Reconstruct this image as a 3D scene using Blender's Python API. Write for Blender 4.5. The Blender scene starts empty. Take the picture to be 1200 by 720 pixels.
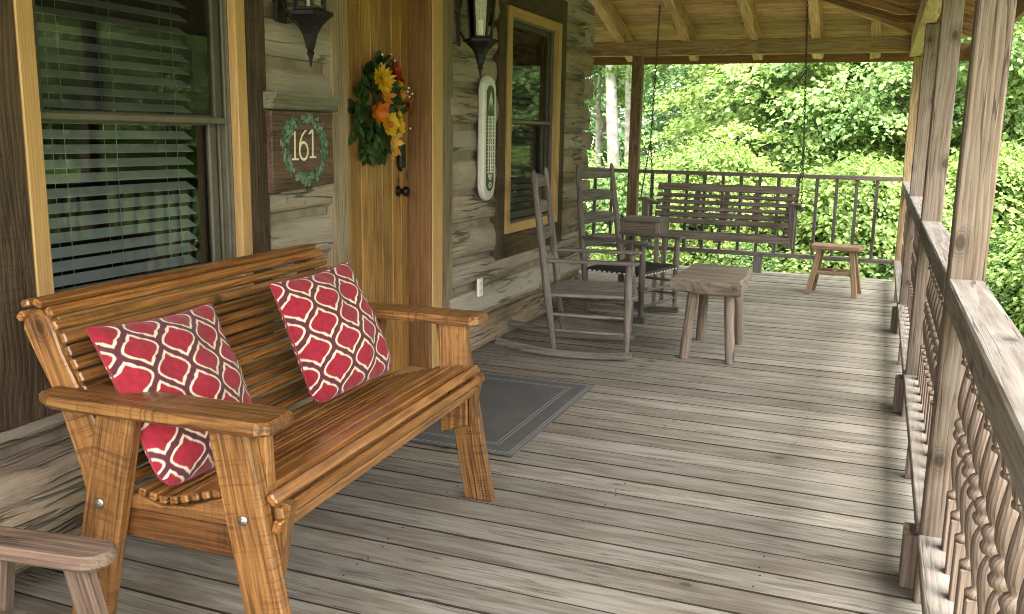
import bpy, math, random
import numpy as np
from mathutils import Vector, Matrix, noise as mnoise
random.seed(7); RNG = np.random.default_rng(11)
PI = math.pi
scene = bpy.context.scene
COL = scene.collection

# ------------------------------------------------------------------ helpers
def V(*a): return Vector(a)
def rnd(a=0., b=1.): return random.uniform(a, b)

def basis(d, up=(0, 0, 1)):
    """orthonormal frame with x along d, z as close to up as possible"""
    x = Vector(d).normalized(); u = Vector(up)
    if abs(x.dot(u.normalized())) > .999: u = Vector((1, 0, 0))
    y = u.cross(x).normalized(); z = x.cross(y).normalized()
    return x, y, z

class MB:
    """collects shapes with grain coordinates; build() links them as ONE mesh object"""
    def __init__(s): s.v = []; s.f = []; s.g = []; s.r = []; s.m = []; s.sm = []
    def add(s, vs, fs, gs=None, r=None, m=0, smooth=False):
        o = len(s.v); r = rnd() if r is None else r
        s.v += [tuple(p) for p in vs]
        s.g += [tuple(p) for p in (gs if gs is not None else vs)]
        s.r += [r] * len(vs)
        for f in fs:
            s.f.append([o + i for i in f]); s.m.append(m); s.sm.append(smooth)
    def box(s, c, size, X=(1, 0, 0), Y=(0, 1, 0), Z=(0, 0, 1), bev=.003, r=None, m=0, goff=0.):
        """chamfered box; X is the grain direction"""
        c = Vector(c); X, Y, Z = Vector(X), Vector(Y), Vector(Z)
        h = [k / 2 for k in size]; b = min(bev, min(h) * .6)
        vs = []; idx = {}
        for sx in (-1, 1):
            for sy in (-1, 1):
                for sz in (-1, 1):
                    for ax in range(3):
                        l = [sx * (h[0] - b), sy * (h[1] - b), sz * (h[2] - b)]
                        l[ax] = (sx, sy, sz)[ax] * h[ax]
                        idx[(sx, sy, sz, ax)] = len(vs); vs.append(l)
        fs = []
        for ax in range(3):
            a1, a2 = (ax + 1) % 3, (ax + 2) % 3
            for sg in (-1, 1):
                q = []
                for u, w in ((-1, -1), (1, -1), (1, 1), (-1, 1)):
                    k = [0, 0, 0]; k[ax] = sg; k[a1] = u; k[a2] = w
                    q.append(idx[(k[0], k[1], k[2], ax)])
                fs.append(q if sg > 0 else q[::-1])
            for u in (-1, 1):
                for w in (-1, 1):
                    k0 = [0, 0, 0]; k1 = [0, 0, 0]; k0[ax] = -1; k1[ax] = 1
                    for k in (k0, k1): k[a1] = u; k[a2] = w
                    q = [idx[(*k0, a1)], idx[(*k1, a1)], idx[(*k1, a2)], idx[(*k0, a2)]]
                    fs.append(q if u * w < 0 else q[::-1])
        for sx in (-1, 1):
            for sy in (-1, 1):
                for sz in (-1, 1):
                    t = [idx[(sx, sy, sz, a)] for a in range(3)]
                    fs.append(t if sx * sy * sz > 0 else t[::-1])
        s.add([c + X * p[0] + Y * p[1] + Z * p[2] for p in vs], fs, [(p[0] + goff, p[1], p[2]) for p in vs], r, m)
    def beam(s, p0, p1, w, t, up=(0, 0, 1), **k):
        """w along the side axis, t along up"""
        p0, p1 = Vector(p0), Vector(p1); X, Y, Z = basis(p1 - p0, up)
        s.box((p0 + p1) / 2, ((p1 - p0).length, w, t), X, Y, Z, **k)
    def prism(s, poly, o, U, W, th, grain=(1, 0), bev=.003, r=None, m=0, smooth=False):
        """extruded outline: poly in (U,W) axes from o, thickness th along N = U x W; grain in poly axes"""
        o, U, W = Vector(o), Vector(U), Vector(W); N = U.cross(W).normalized()
        a = sum(poly[i][0] * poly[(i + 1) % len(poly)][1] - poly[(i + 1) % len(poly)][0] * poly[i][1] for i in range(len(poly)))
        if a < 0: poly = poly[::-1]
        n = len(poly); cx = sum(p[0] for p in poly) / n; cy = sum(p[1] for p in poly) / n
        ins = []
        for i in range(n):
            p0, p1, p2 = Vector(poly[i - 1]), Vector(poly[i]), Vector(poly[(i + 1) % n])
            e0 = (p1 - p0).normalized(); e1 = (p2 - p1).normalized()
            n0 = Vector((-e0.y, e0.x)); n1 = Vector((-e1.y, e1.x)); b = (n0 + n1)
            b = b / max(.3, b.length_squared / 2) if b.length > 1e-6 else n0
            ins.append(p1 + b * bev)
        gx = Vector(grain).normalized(); gy = Vector((-gx.y, gx.x))
        vs = []; gs = []
        for pts, d in ((ins, 0), (poly, bev), (poly, th - bev), (ins, th)):
            for p in pts:
                vs.append(o + U * p[0] + W * p[1] + N * d); q = Vector((p[0] - cx, p[1] - cy))
                gs.append((q.dot(gx), q.dot(gy), d - th / 2))
        fs = [list(range(n))[::-1], list(range(3 * n, 4 * n))]
        for k in range(3):
            for i in range(n):
                j = (i + 1) % n; fs.append([k * n + i, k * n + j, (k + 1) * n + j, (k + 1) * n + i])
        s.add(vs, fs, gs, r, m, smooth)
    def tube(s, pts, rad, n=10, caps=True, r=None, m=0, smooth=True, flat=1.):
        pts = [Vector(p) for p in pts]
        if not hasattr(rad, '__len__'): rad = [rad] * len(pts)
        vs = []; gs = []; L = 0; fs = []
        d = (pts[1] - pts[0]).normalized(); X, Y, Z = basis(d)
        for i, p in enumerate(pts):
            d = (pts[min(i + 1, len(pts) - 1)] - pts[max(i - 1, 0)]).normalized()
            Y = (Y - d * Y.dot(d)).normalized(); Z = d.cross(Y)
            if i: L += (p - pts[i - 1]).length
            for k in range(n):
                a = 2 * PI * k / n; q = (math.cos(a) * rad[i], math.sin(a) * rad[i] * flat)
                vs.append(p + Y * q[0] + Z * q[1]); gs.append((L, q[0], q[1]))
        for i in range(len(pts) - 1):
            for k in range(n):
                j = (k + 1) % n; fs.append([i * n + k, i * n + j, (i + 1) * n + j, (i + 1) * n + k])
        s.add(vs, fs, gs, r, m, smooth)
        if caps:
            r2 = s.r[-1]; b = len(pts) - 1
            s.add(vs[:n], [list(range(n))[::-1]], gs[:n], r2, m); s.add(vs[b * n:], [list(range(n))], gs[b * n:], r2, m)
    def lathe(s, prof, o, d=(0, 0, 1), n=16, **k):
        o = Vector(o); d = Vector(d).normalized()
        s.tube([o + d * (z + i * 2e-5) for i, (r, z) in enumerate(prof)], [max(r, 1e-4) for r, z in prof], n, **k)
    def build(s, name, mat, parent=None, at=None):
        """verts are in world space; they are stored relative to the parent's (unrotated) place, or to `at`"""
        me = bpy.data.meshes.new(name)
        off = Vector((0, 0, 0))
        if at is not None: off = Vector(at)
        elif parent is not None and parent.get('_w'): off = WORLD[parent.name]
        me.from_pydata([tuple(Vector(p) - off) for p in s.v], [], s.f)
        a = me.attributes.new('gc', 'FLOAT_VECTOR', 'POINT'); a.data.foreach_set('vector', np.array(s.g, dtype=np.float32).ravel())
        a = me.attributes.new('rnd', 'FLOAT', 'POINT'); a.data.foreach_set('value', np.array(s.r, dtype=np.float32))
        for k in (mat if isinstance(mat, (list, tuple)) else [mat]): me.materials.append(k)
        me.polygons.foreach_set('material_index', s.m); me.polygons.foreach_set('use_smooth', s.sm)
        me.update()
        o = bpy.data.objects.new(name, me); COL.objects.link(o)
        if parent is not None:
            o.parent = parent
            if parent.type == 'MESH' and parent.get('_at') is not None:      # sub-part of a mesh built in the same space
                pass
        elif at is not None: o.location = at
        return o

WORLD = {}
def thing(name, label, cat, loc=(0, 0, 0), rz=0., group=None, world=False):
    """an Empty at the thing's base; world=True: its parts are authored in world space"""
    o = bpy.data.objects.new(name, None); COL.objects.link(o); o.location = loc; o.rotation_euler = (0, 0, rz)
    o.empty_display_size = .1
    o['label'] = label; o['category'] = cat
    if group: o['group'] = group
    if world: o['_w'] = 1; WORLD[o.name] = Vector(loc)
    return o
def sub(o):
    """mark a part of a world-authored thing so that its sub-parts use the same offset"""
    p = o.parent
    if p and p.get('_w'): o['_w'] = 1; WORLD[o.name] = WORLD[p.name]
    return o
def tag(o, label=None, cat=None, group=None, kind=None):
    for k, v in (('label', label), ('category', cat), ('group', group), ('kind', kind)):
        if v: o[k] = v
    return o
def dup(root, loc, rz, label, group=None):
    r = root.copy(); COL.objects.link(r); r.location = loc; r.rotation_euler = (0, 0, rz); r['label'] = label
    if group: r['group'] = group
    for ch in list(root.children):
        c = ch.copy(); COL.objects.link(c); c.parent = r
        for g in list(ch.children):
            d = g.copy(); COL.objects.link(d); d.parent = c
    return r

# ------------------------------------------------------------------ materials
class NT:
    def __init__(s, name):
        s.mat = bpy.data.materials.new(name); s.mat.use_nodes = True; s.t = s.mat.node_tree; s.t.nodes.clear()
        s.out = s.t.nodes.new('ShaderNodeOutputMaterial')
    def node(s, typ, **kw):
        n = s.t.nodes.new(typ)
        for k, v in kw.items(): setattr(n, k, v)
        return n
    def set(s, sock, v):
        if isinstance(v, bpy.types.NodeSocket): s.t.links.new(v, sock)
        elif isinstance(v, (tuple, list)) and len(v) == 3 and sock.type == 'RGBA': sock.default_value = (*v, 1)
        else: sock.default_value = v
    def math(s, op, a, b=0., c=None, clamp=False):
        n = s.node('ShaderNodeMath', operation=op, use_clamp=clamp); s.set(n.inputs[0], a); s.set(n.inputs[1], b)
        if c is not None: s.set(n.inputs[2], c)
        return n.outputs[0]
    def vmath(s, op, a, b):
        n = s.node('ShaderNodeVectorMath', operation=op); s.set(n.inputs[0], a); s.set(n.inputs[1], b)
        return n.outputs['Value'] if op in ('LENGTH', 'DOT_PRODUCT', 'DISTANCE') else n.outputs[0]
    def mix(s, f, a, b, blend='MIX'):
        n = s.node('ShaderNodeMix', data_type='RGBA', blend_type=blend); s.set(n.inputs[0], f); s.set(n.inputs[6], a); s.set(n.inputs[7], b)
        return n.outputs[2]
    def noise(s, vec, scale=1., detail=2., rough=.5, dist=0.):
        n = s.node('ShaderNodeTexNoise'); s.set(n.inputs['Vector'], vec); n.inputs['Scale'].default_value = scale
        n.inputs['Detail'].default_value = detail; n.inputs['Roughness'].default_value = rough; n.inputs['Distortion'].default_value = dist
        return n.outputs[0]
    def ramp(s, f, a, b, c=0., d=1.):
        n = s.node('ShaderNodeMapRange', interpolation_type='SMOOTHSTEP'); s.set(n.inputs[0], f)
        for i, v in enumerate((a, b, c, d)): n.inputs[1 + i].default_value = v
        return n.outputs[0]
    def attr(s, name, out='Fac'):
        return s.node('ShaderNodeAttribute', attribute_name=name).outputs[out]
    def principled(s, col, rough, bump=None, bs=.3, bd=.002, coat=0., spec=.5, metal=0., **kw):
        p = s.node('ShaderNodeBsdfPrincipled'); s.set(p.inputs['Base Color'], col); s.set(p.inputs['Roughness'], rough)
        p.inputs['Specular IOR Level'].default_value = spec; p.inputs['Metallic'].default_value = metal
        p.inputs['Coat Weight'].default_value = coat; p.inputs['Coat Roughness'].default_value = .18
        for k, v in kw.items(): s.set(p.inputs[k.replace('_', ' ')], v)
        if bump is not None:
            b = s.node('ShaderNodeBump'); b.inputs['Strength'].default_value = bs; b.inputs['Distance'].default_value = bd
            s.set(b.inputs['Height'], bump); s.t.links.new(b.outputs[0], p.inputs['Normal'])
        s.t.links.new(p.outputs[0], s.out.inputs[0]); return p

def wood(name, dark, light, rough=.7, freq=110., ringmix=.6, fibre=.35, blotch=.3, var=.35, coat=0., knots=.0, saw=0.,
         grey=None, greyf=.5, bump=.5, cracks=0., tint=None, spec=.4, stain=0., warp=1., fine=.3):
    n = NT(name); gc = n.attr('gc', 'Vector'); r = n.attr('rnd')
    off = n.node('ShaderNodeCombineXYZ'); n.set(off.inputs[0], n.math('MULTIPLY', r, 61.)); n.set(off.inputs[1], n.math('MULTIPLY', r, 23.)); n.set(off.inputs[2], n.math('MULTIPLY', r, 37.))
    g = n.vmath('ADD', gc, off.outputs[0])
    sep = n.node('ShaderNodeSeparateXYZ'); n.set(sep.inputs[0], gc)
    w1 = n.noise(n.vmath('MULTIPLY', g, (1.1, 9, 9)), 1, 2); w2 = n.noise(n.vmath('MULTIPLY', g, (2.2, 5, 5)), 1, 1)
    r2 = n.math('FRACT', n.math('MULTIPLY', r, 7.31)); r3 = n.math('FRACT', n.math('MULTIPLY', r, 13.7))
    y = n.math('ADD', sep.outputs[1], n.math('ADD', n.math('MULTIPLY_ADD', r2, .12, -.06), n.math('MULTIPLY_ADD', w2, .10 * warp, -.05 * warp)))
    z = n.math('ADD', sep.outputs[2], n.math('ADD', n.math('MULTIPLY_ADD', r3, .07, .015), n.math('MULTIPLY_ADD', w1, .05 * warp, -.025 * warp)))
    rad = n.math('SQRT', n.math('ADD', n.math('MULTIPLY', y, y), n.math('MULTIPLY', z, z)))
    ring = n.math('FRACT', n.math('MULTIPLY', rad, freq))
    ringv = n.math('MULTIPLY', n.ramp(ring, 0., .75), n.ramp(ring, 1., .86))
    fib = n.noise(n.vmath('MULTIPLY', g, (5, 190, 190)), 1, 3, .6)
    fib2 = n.noise(n.vmath('MULTIPLY', g, (5, 70, 70)), 1, 3, .6)
    bl = n.noise(n.vmath('MULTIPLY', g, (2.2, 9, 9)), 1, 4, .65)
    f = n.math('ADD', n.math('MULTIPLY', ringv, ringmix), n.math('MULTIPLY', n.ramp(fib, .36, .64), fibre))
    f = n.math('ADD', f, n.math('MULTIPLY_ADD', n.ramp(bl, .25, .75), blotch, -blotch / 2))
    f = n.math('ADD', f, n.math('MULTIPLY_ADD', n.ramp(fib2, .36, .64), fine, -fine / 2), clamp=True)
    col = n.mix(f, light, dark)
    if tint: col = n.mix(n.math('MULTIPLY', r3, .6), col, tint)
    if grey:
        gm = n.noise(n.vmath('MULTIPLY', g, (3.2, 26, 26)), 1, 5, .7)
        col = n.mix(n.math('MULTIPLY', n.ramp(gm, .4, .65), greyf), col, grey)
    k = n.math('MULTIPLY_ADD', r2, var, 1 - var / 2)
    sc = n.node('ShaderNodeCombineColor')
    for i in range(3): n.set(sc.inputs[i], k)
    col = n.mix(1., col, sc.outputs[0], 'MULTIPLY')
    h = n.math('ADD', n.math('MULTIPLY', ringv, -.5), n.math('MULTIPLY', fib, -.8))
    if knots:
        vo = n.node('ShaderNodeTexVoronoi', feature='F1', voronoi_dimensions='2D'); sg = n.node('ShaderNodeSeparateXYZ'); n.set(sg.inputs[0], g)
        kv = n.node('ShaderNodeCombineXYZ'); n.set(kv.inputs[0], n.math('MULTIPLY', sg.outputs[0], 5.)); n.set(kv.inputs[1], n.math('MULTIPLY', n.math('ADD', sg.outputs[1], sg.outputs[2]), 7.)); n.set(vo.inputs['Vector'], kv.outputs[0]); vo.inputs['Scale'].default_value = 1.
        kd = n.math('ADD', vo.outputs['Distance'], n.math('MULTIPLY_ADD', fib2, .12, -.06))
        sp = n.node('ShaderNodeSeparateColor'); n.set(sp.inputs[0], vo.outputs['Color']); pick = n.math('GREATER_THAN', sp.outputs[0], 1 - knots * .22)
        halo = n.math('MULTIPLY', n.ramp(kd, .36, .1), pick); core = n.math('MULTIPLY', n.ramp(kd, .12, .06), pick)
        kr = n.math('MULTIPLY', n.ramp(n.math('FRACT', n.math('MULTIPLY', kd, 18.)), .2, .8), .5)
        col = n.mix(n.math('MULTIPLY', halo, n.math('MULTIPLY_ADD', kr, .8, .3)), col, tuple(c * .7 for c in dark)); col = n.mix(n.math('MULTIPLY', core, .75), col, tuple(c * .3 for c in dark))
    if cracks:
        ck = n.noise(n.vmath('MULTIPLY', g, (1.5, 38, 38)), 1, 2, .5)
        cm = n.ramp(n.math('ABSOLUTE', n.math('SUBTRACT', ck, .5)), .022, .006)
        gate = n.ramp(n.noise(n.vmath('MULTIPLY', g, (2., 9, 9)), 1, 1), .48, .58)
        cm = n.math('MULTIPLY', n.math('MULTIPLY', cm, gate), cracks)
        col = n.mix(cm, col, tuple(c * .28 for c in dark)); h = n.math('ADD', h, n.math('MULTIPLY', cm, -2.))
    if saw:
        sw = n.noise(n.vmath('MULTIPLY', g, (95, 3.5, 3.5)), 1, 2, .6, .25); gate = n.ramp(n.noise(n.vmath('MULTIPLY', g, (4, 9, 9)), 1, 2), .36, .6)
        sm = n.math('MULTIPLY', n.math('MULTIPLY', n.ramp(sw, .47, .66), gate), saw)
        col = n.mix(n.math('MULTIPLY', sm, .62), col, tuple(c * .6 for c in dark)); h = n.math('ADD', h, n.math('MULTIPLY', sm, -.6))
    if stain:
        sn = n.noise(n.vmath('MULTIPLY', g, (7, 7, 7)), 1, 4, .7)
        col = n.mix(n.math('MULTIPLY', n.ramp(sn, .52, .75), stain), col, tuple(c * .3 for c in dark))
    n.principled(col, n.math('MULTIPLY_ADD', fib2, .2, rough - .1), h, bump, .0025, coat, spec)
    return n.mat

def plain(name, col, rough=.5, metal=0., var=.15, scale=30., bump=.15, spec=.5, coat=0., **kw):
    n = NT(name); tc = n.node('ShaderNodeTexCoord').outputs['Object']
    a = n.noise(tc, scale, 4, .6); c2 = tuple(c * (1 - var) for c in col); c3 = tuple(min(1, c * (1 + var)) for c in col)
    n.principled(n.mix(n.ramp(a, .3, .7), c2, c3), n.math('MULTIPLY_ADD', a, .16, rough - .08), a, bump, .002, coat, spec, metal, **kw)
    return n.mat

def log_mat(name='hewn_log'):
    n = NT(name); gc = n.attr('gc', 'Vector'); r = n.attr('rnd')
    off = n.node('ShaderNodeCombineXYZ'); n.set(off.inputs[0], n.math('MULTIPLY', r, 51.)); n.set(off.inputs[2], n.math('MULTIPLY', r, 33.))
    g = n.vmath('ADD', gc, off.outputs[0])
    big = n.noise(n.vmath('MULTIPLY', g, (1.6, 5, 5)), 1, 4, .65); mid = n.noise(n.vmath('MULTIPLY', g, (3.5, 40, 40)), 1, 4, .65)
    fine = n.noise(n.vmath('MULTIPLY', g, (14, 160, 160)), 1, 3, .6)
    col = n.mix(n.ramp(big, .3, .7), (.40, .305, .20), (.15, .105, .066))
    col = n.mix(n.math('MULTIPLY', n.ramp(mid, .4, .68), .42), col, (.46, .395, .32))
    col = n.mix(n.math('MULTIPLY', n.ramp(fine, .45, .75), .5), col, (.075, .055, .036))
    r2 = n.math('FRACT', n.math('MULTIPLY', r, 7.77))
    col = n.mix(n.math('MULTIPLY', n.ramp(r2, .3, 1.), .75), col, (.40, .365, .315))
    # long drying cracks and adze bites
    ck = n.noise(n.vmath('MULTIPLY', g, (1.1, 17, 17)), 1, 3, .5)
    cm = n.ramp(n.math('ABSOLUTE', n.math('SUBTRACT', ck, .5)), .028, .006); gate = n.ramp(n.noise(n.vmath('MULTIPLY', g, (1.4, 4, 4)), 1, 1), .47, .56)
    cm = n.math('MULTIPLY', cm, gate)
    az = n.noise(n.vmath('MULTIPLY', g, (26, 7, 7)), 1, 2, .55, .4); ag = n.ramp(n.noise(n.vmath('MULTIPLY', g, (2.2, 6, 6)), 1, 1), .58, .70)
    am = n.math('MULTIPLY', n.ramp(az, .56, .66), n.math('MULTIPLY', ag, .5))
    col = n.mix(n.math('MULTIPLY', cm, .6), col, (.02, .015, .01)); col = n.mix(am, col, (.05, .034, .022))
    h = n.math('ADD', n.math('MULTIPLY', mid, .8), n.math('ADD', n.math('MULTIPLY', fine, .4), n.math('ADD', n.math('MULTIPLY', cm, -2.), n.math('MULTIPLY', am, -.9))))
    n.principled(col, .85, h, .9, .007, 0, .25)
    return n.mat

def leaf_mat(name, ramp):
    n = NT(name); r = n.attr('rnd'); cr = n.node('ShaderNodeValToRGB'); n.set(cr.inputs[0], r)
    e = cr.color_ramp.elements; e[0].color = (*ramp[0], 1); e[1].color = (*ramp[-1], 1)
    for i, c in enumerate(ramp[1:-1]):
        x = e.new((i + 1) / (len(ramp) - 1)); x.color = (*c, 1)
    p = n.node('ShaderNodeBsdfPrincipled'); n.set(p.inputs['Base Color'], cr.outputs[0]); p.inputs['Roughness'].default_value = .5; p.inputs['Specular IOR Level'].default_value = .35
    t = n.node('ShaderNodeBsdfTranslucent'); hs = n.node('ShaderNodeHueSaturation'); n.set(hs.inputs['Color'], cr.outputs[0]); hs.inputs['Value'].default_value = 1.5; hs.inputs['Hue'].default_value = .485
    n.t.links.new(hs.outputs[0], t.inputs[0])
    m = n.node('ShaderNodeMixShader'); m.inputs[0].default_value = .42
    n.t.links.new(p.outputs[0], m.inputs[1]); n.t.links.new(t.outputs[0], m.inputs[2]); n.t.links.new(m.outputs[0], n.out.inputs[0])
    return n.mat

def glass_mat(name, tint=(.9, .93, .9), k=1.7):
    n = NT(name); f = n.node('ShaderNodeFresnel'); f.inputs[0].default_value = 1.5
    tr = n.node('ShaderNodeBsdfTransparent'); tr.inputs[0].default_value = (*tint, 1)
    gl = n.node('ShaderNodeBsdfGlossy'); gl.inputs['Roughness'].default_value = .02
    tc = n.node('ShaderNodeTexCoord').outputs['Object']; b = n.node('ShaderNodeBump'); b.inputs['Strength'].default_value = .04; b.inputs['Distance'].default_value = .02
    n.set(b.inputs['Height'], n.noise(tc, 3., 1)); n.t.links.new(b.outputs[0], gl.inputs['Normal'])
    m = n.node('ShaderNodeMixShader'); n.set(m.inputs[0], n.math('MULTIPLY', f.outputs[0], k, clamp=True))
    n.t.links.new(tr.outputs[0], m.inputs[1]); n.t.links.new(gl.outputs[0], m.inputs[2]); n.t.links.new(m.outputs[0], n.out.inputs[0])
    return n.mat

M = {}
M['deck'] = wood('weathered_deck', (0.1038, 0.08586, 0.06605), (0.2192, 0.1992, 0.1652), .8, 80, .4, .45, .25, .45, knots=.12, grey=(0.279, 0.2783, 0.2477), greyf=.65, cracks=.6, tint=(0.1538, 0.1209, 0.08868), fine=.4, warp=.8)
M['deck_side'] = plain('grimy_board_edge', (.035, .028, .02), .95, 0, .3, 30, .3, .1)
M['post'] = wood('weathered_post', (0.08976, 0.06134, 0.04189), (0.1907, 0.1459, 0.1085), .8, 70, .6, .4, .3, .2, knots=1.8, grey=(0.187, 0.1646, 0.1421), greyf=.5, cracks=.7, fine=.4, warp=.8)
M['rail'] = wood('weathered_rail', (0.0864, 0.06797, 0.05184), (0.1786, 0.1555, 0.1296), .8, 90, .5, .4, .3, .25, knots=.2, grey=(0.2074, 0.1987, 0.1814), greyf=.7, cracks=.7, fine=.45, warp=.7)
M['post_dark'] = wood('dark_post', (.11, .07, .032), (.24, .165, .085), .75, 70, .6, .4, .3, .2, knots=.6, cracks=.6, fine=.4)
M['baluster'] = wood('turned_wood', (0.07882, 0.05265, 0.03948), (0.179, 0.1353, 0.1067), .75, 120, .35, .4, .3, .3)
M['roof'] = wood('roof_boards', (.32, .175, .08), (.64, .415, .24), .7, 55, .5, .35, .45, .5, knots=.4, cracks=.5, fine=.4)
M['rafter_brown'] = wood('brown_rafter', (.15, .075, .03), (.33, .195, .095), .7, 70, .5, .35, .4, .4, knots=.3, cracks=.5, fine=.4, warp=.5)
M['beam'] = wood('roof_beam', (0.2392, 0.1518, 0.0736), (0.46, 0.3312, 0.1748), .7, 60, .5, .35, .4, .3, knots=.3, cracks=.5)
M['log'] = log_mat()
M['mortar'] = plain('chinking', (.24, .205, .155), .9, 0, .25, 9, .15, .2)
M['bench'] = wood('varnished_oak', (0.07691, 0.02915, 0.008096), (0.3562, 0.1732, 0.05294), .45, 110, .4, .5, .45, .75, coat=.3, saw=.9, knots=.3, bump=.5, tint=(0.1955, 0.08379, 0.02421), cracks=.3, warp=.35, fine=.5)
M['bench_dark'] = wood('dark_varnished_oak', (.055, .02, .006), (.17, .07, .02), .45, 110, .4, .5, .45, .4, coat=.3, saw=.6, bump=.5, warp=.35, fine=.5)
M['bench_slat'] = wood('varnished_slat', (0.07046, 0.02487, 0.006631), (0.3921, 0.1802, 0.05088), .36, 110, .45, .45, .45, 1., coat=.5, knots=.25, bump=.35, saw=.35, tint=(0.1409, 0.05305, 0.01492), warp=.45, fine=.5)
M['door'] = wood('golden_pine', (.15, .063, .015), (.46, .26, .08), .5, 60, .45, .35, .55, .6, coat=.12, knots=.9, bump=.3, tint=(.30, .145, .04), cracks=.4, stain=.25, warp=.7, fine=.45)
M['trim_bright'] = wood('fresh_trim', (.34, .19, .065), (.52, .325, .135), .55, 100, .35, .25, .2, .2, coat=.05, bump=.2, warp=.4)
M['trim_dark'] = wood('dark_trim', (0.0324, 0.02016, 0.01152), (0.108, 0.0684, 0.0396), .8, 60, .4, .5, .7, .3, saw=.5, cracks=.6, stain=.3)
M['trim_brown'] = wood('brown_jamb', (.12, .055, .02), (.25, .13, .05), .65, 90, .4, .35, .3, .2, warp=.4)
M['trim_grey'] = wood('grey_trim', (.15, .11, .07), (.33, .255, .165), .8, 80, .45, .4, .5, .3, cracks=.6)
M['rocker'] = wood('grey_rocker', (0.06732, 0.05544, 0.04594), (0.1861, 0.1624, 0.1386), .82, 110, .4, .5, .4, .4, grey=(0.2138, 0.198, 0.1782), greyf=.5, cracks=.5, fine=.5, warp=.4)
M['rocker_dark'] = wood('old_rocker', (0.05544, 0.04514, 0.03643), (0.1505, 0.1291, 0.1093), .82, 110, .4, .5, .4, .4, grey=(0.1822, 0.1703, 0.1505), greyf=.4, cracks=.5, fine=.5, warp=.4)
M['stool'] = wood('slab_wood', (0.1056, 0.0748, 0.0528), (0.2464, 0.1936, 0.1452), .8, 60, .5, .4, .4, .2, grey=(0.264, 0.242, 0.2068), greyf=.5, cracks=.8, fine=.4)
M['stool_tan'] = wood('tan_wood', (0.162, 0.099, 0.054), (0.297, 0.2025, 0.1215), .7, 90, .45, .35, .35, .3, warp=.4)
M['swing'] = wood('dark_swing', (.06, .046, .035), (.175, .138, .108), .75, 90, .4, .4, .4, .4, grey=(.21, .185, .16), greyf=.4, warp=.4, fine=.4)
M['chair'] = wood('red_grey_wood', (0.06413, 0.03726, 0.02583), (0.1539, 0.09882, 0.07011), .8, 80, .45, .45, .4, .3, grey=(0.1795, 0.1418, 0.1107), greyf=.4, cracks=.7, warp=.5, fine=.4)
M['iron'] = plain('black_iron', (.013, .012, .011), .55, .4, .3, 40, .3)
M['bronze'] = plain('dark_bronze', (.035, .024, .016), .38, .9, .3, 40, .1)
M['steel'] = plain('zinc_bolt', (.55, .53, .48), .4, 1., .2, 60, .1)
M['chain'] = plain('chain_steel', (.055, .05, .045), .55, .8, .3, 60, .2)
M['white'] = plain('white_enamel', (0.629, 0.6205, 0.561), .4, 0, .06, 20, .05)
M['outlet'] = plain('white_plastic', (.78, .76, .68), .4, 0, .04, 20, .0)
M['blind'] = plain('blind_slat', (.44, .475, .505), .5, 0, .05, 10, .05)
M['blind_dim'] = plain('shaded_blind', (.22, .23, .22), .5, 0, .05, 10, .05)  # darker copy of the blind colour, the second window's shade painted in
def screen_mat():
    n = NT('insect_screen'); tr = n.node('ShaderNodeBsdfTransparent'); df = n.node('ShaderNodeBsdfDiffuse'); df.inputs[0].default_value = (.035, .036, .032, 1)
    m = n.node('ShaderNodeMixShader'); m.inputs[0].default_value = .26; n.t.links.new(tr.outputs[0], m.inputs[1]); n.t.links.new(df.outputs[0], m.inputs[2]); n.t.links.new(m.outputs[0], n.out.inputs[0]); return n.mat
M['screen'] = screen_mat()
M['vinyl'] = plain('sash_frame', (.115, .105, .075), .5, 0, .12, 20, .1)
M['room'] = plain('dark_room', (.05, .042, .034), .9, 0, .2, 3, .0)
M['glass'] = glass_mat('window_glass', (.90, .93, .88), 1.35)
M['lamp_glass'] = glass_mat('lamp_glass', (.80, .84, .80), 1.8)
M['bark'] = plain('bark', (.16, .13, .10), .9, 0, .45, 9, .9, .2)
M['pale_bark'] = plain('pale_bark', (.42, .40, .36), .85, 0, .35, 6, .7, .2)
M['leaf'] = leaf_mat('green_leaf', [(0.05963, 0.1246, 0.03549), (0.1192, 0.2154, 0.06653), (0.1735, 0.2834, 0.0887), (0.271, 0.3911, 0.1386)])
M['leaf_lime'] = leaf_mat('lime_leaf', [(0.09216, 0.1701, 0.04213), (0.1572, 0.255, 0.06431), (0.2385, 0.3457, 0.09979), (0.3686, 0.4647, 0.1663)])
M['leaf_dark'] = leaf_mat('deep_green_leaf', [(0.03795, 0.09634, 0.03326), (0.07047, 0.153, 0.05544), (0.1084, 0.2154, 0.07762), (0.1844, 0.3004, 0.1164)])

# ------------------------------------------------------------------ world, sun, camera
w = bpy.data.worlds.new('World'); scene.world = w; w.use_nodes = True
nt = w.node_tree; bg = nt.nodes['Background']; sky = nt.nodes.new('ShaderNodeTexSky'); sky.sky_type = 'NISHITA'; sky.sun_disc = False
SUN_EL, SUN_AZ = math.radians(68), math.radians(125)        # azimuth clockwise from +Y
sky.sun_elevation = SUN_EL; sky.sun_rotation = SUN_AZ; sky.air_density = 1.2; sky.dust_density = 4.; sky.ozone_density = .6
hs = nt.nodes.new('ShaderNodeHueSaturation'); hs.inputs['Saturation'].default_value = .12
tn = nt.nodes.new('ShaderNodeMix'); tn.data_type = 'RGBA'; tn.blend_type = 'MULTIPLY'; tn.inputs[0].default_value = 1.; tn.inputs[7].default_value = (1., .96, .92, 1)
nt.links.new(sky.outputs[0], hs.inputs['Color']); nt.links.new(hs.outputs[0], tn.inputs[6]); nt.links.new(tn.outputs[2], bg.inputs[0]); bg.inputs[1].default_value = .15
sl = bpy.data.lights.new('sun', 'SUN'); sl.energy = .5; sl.angle = math.radians(58); sl.color = (1, .95, .86)
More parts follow.
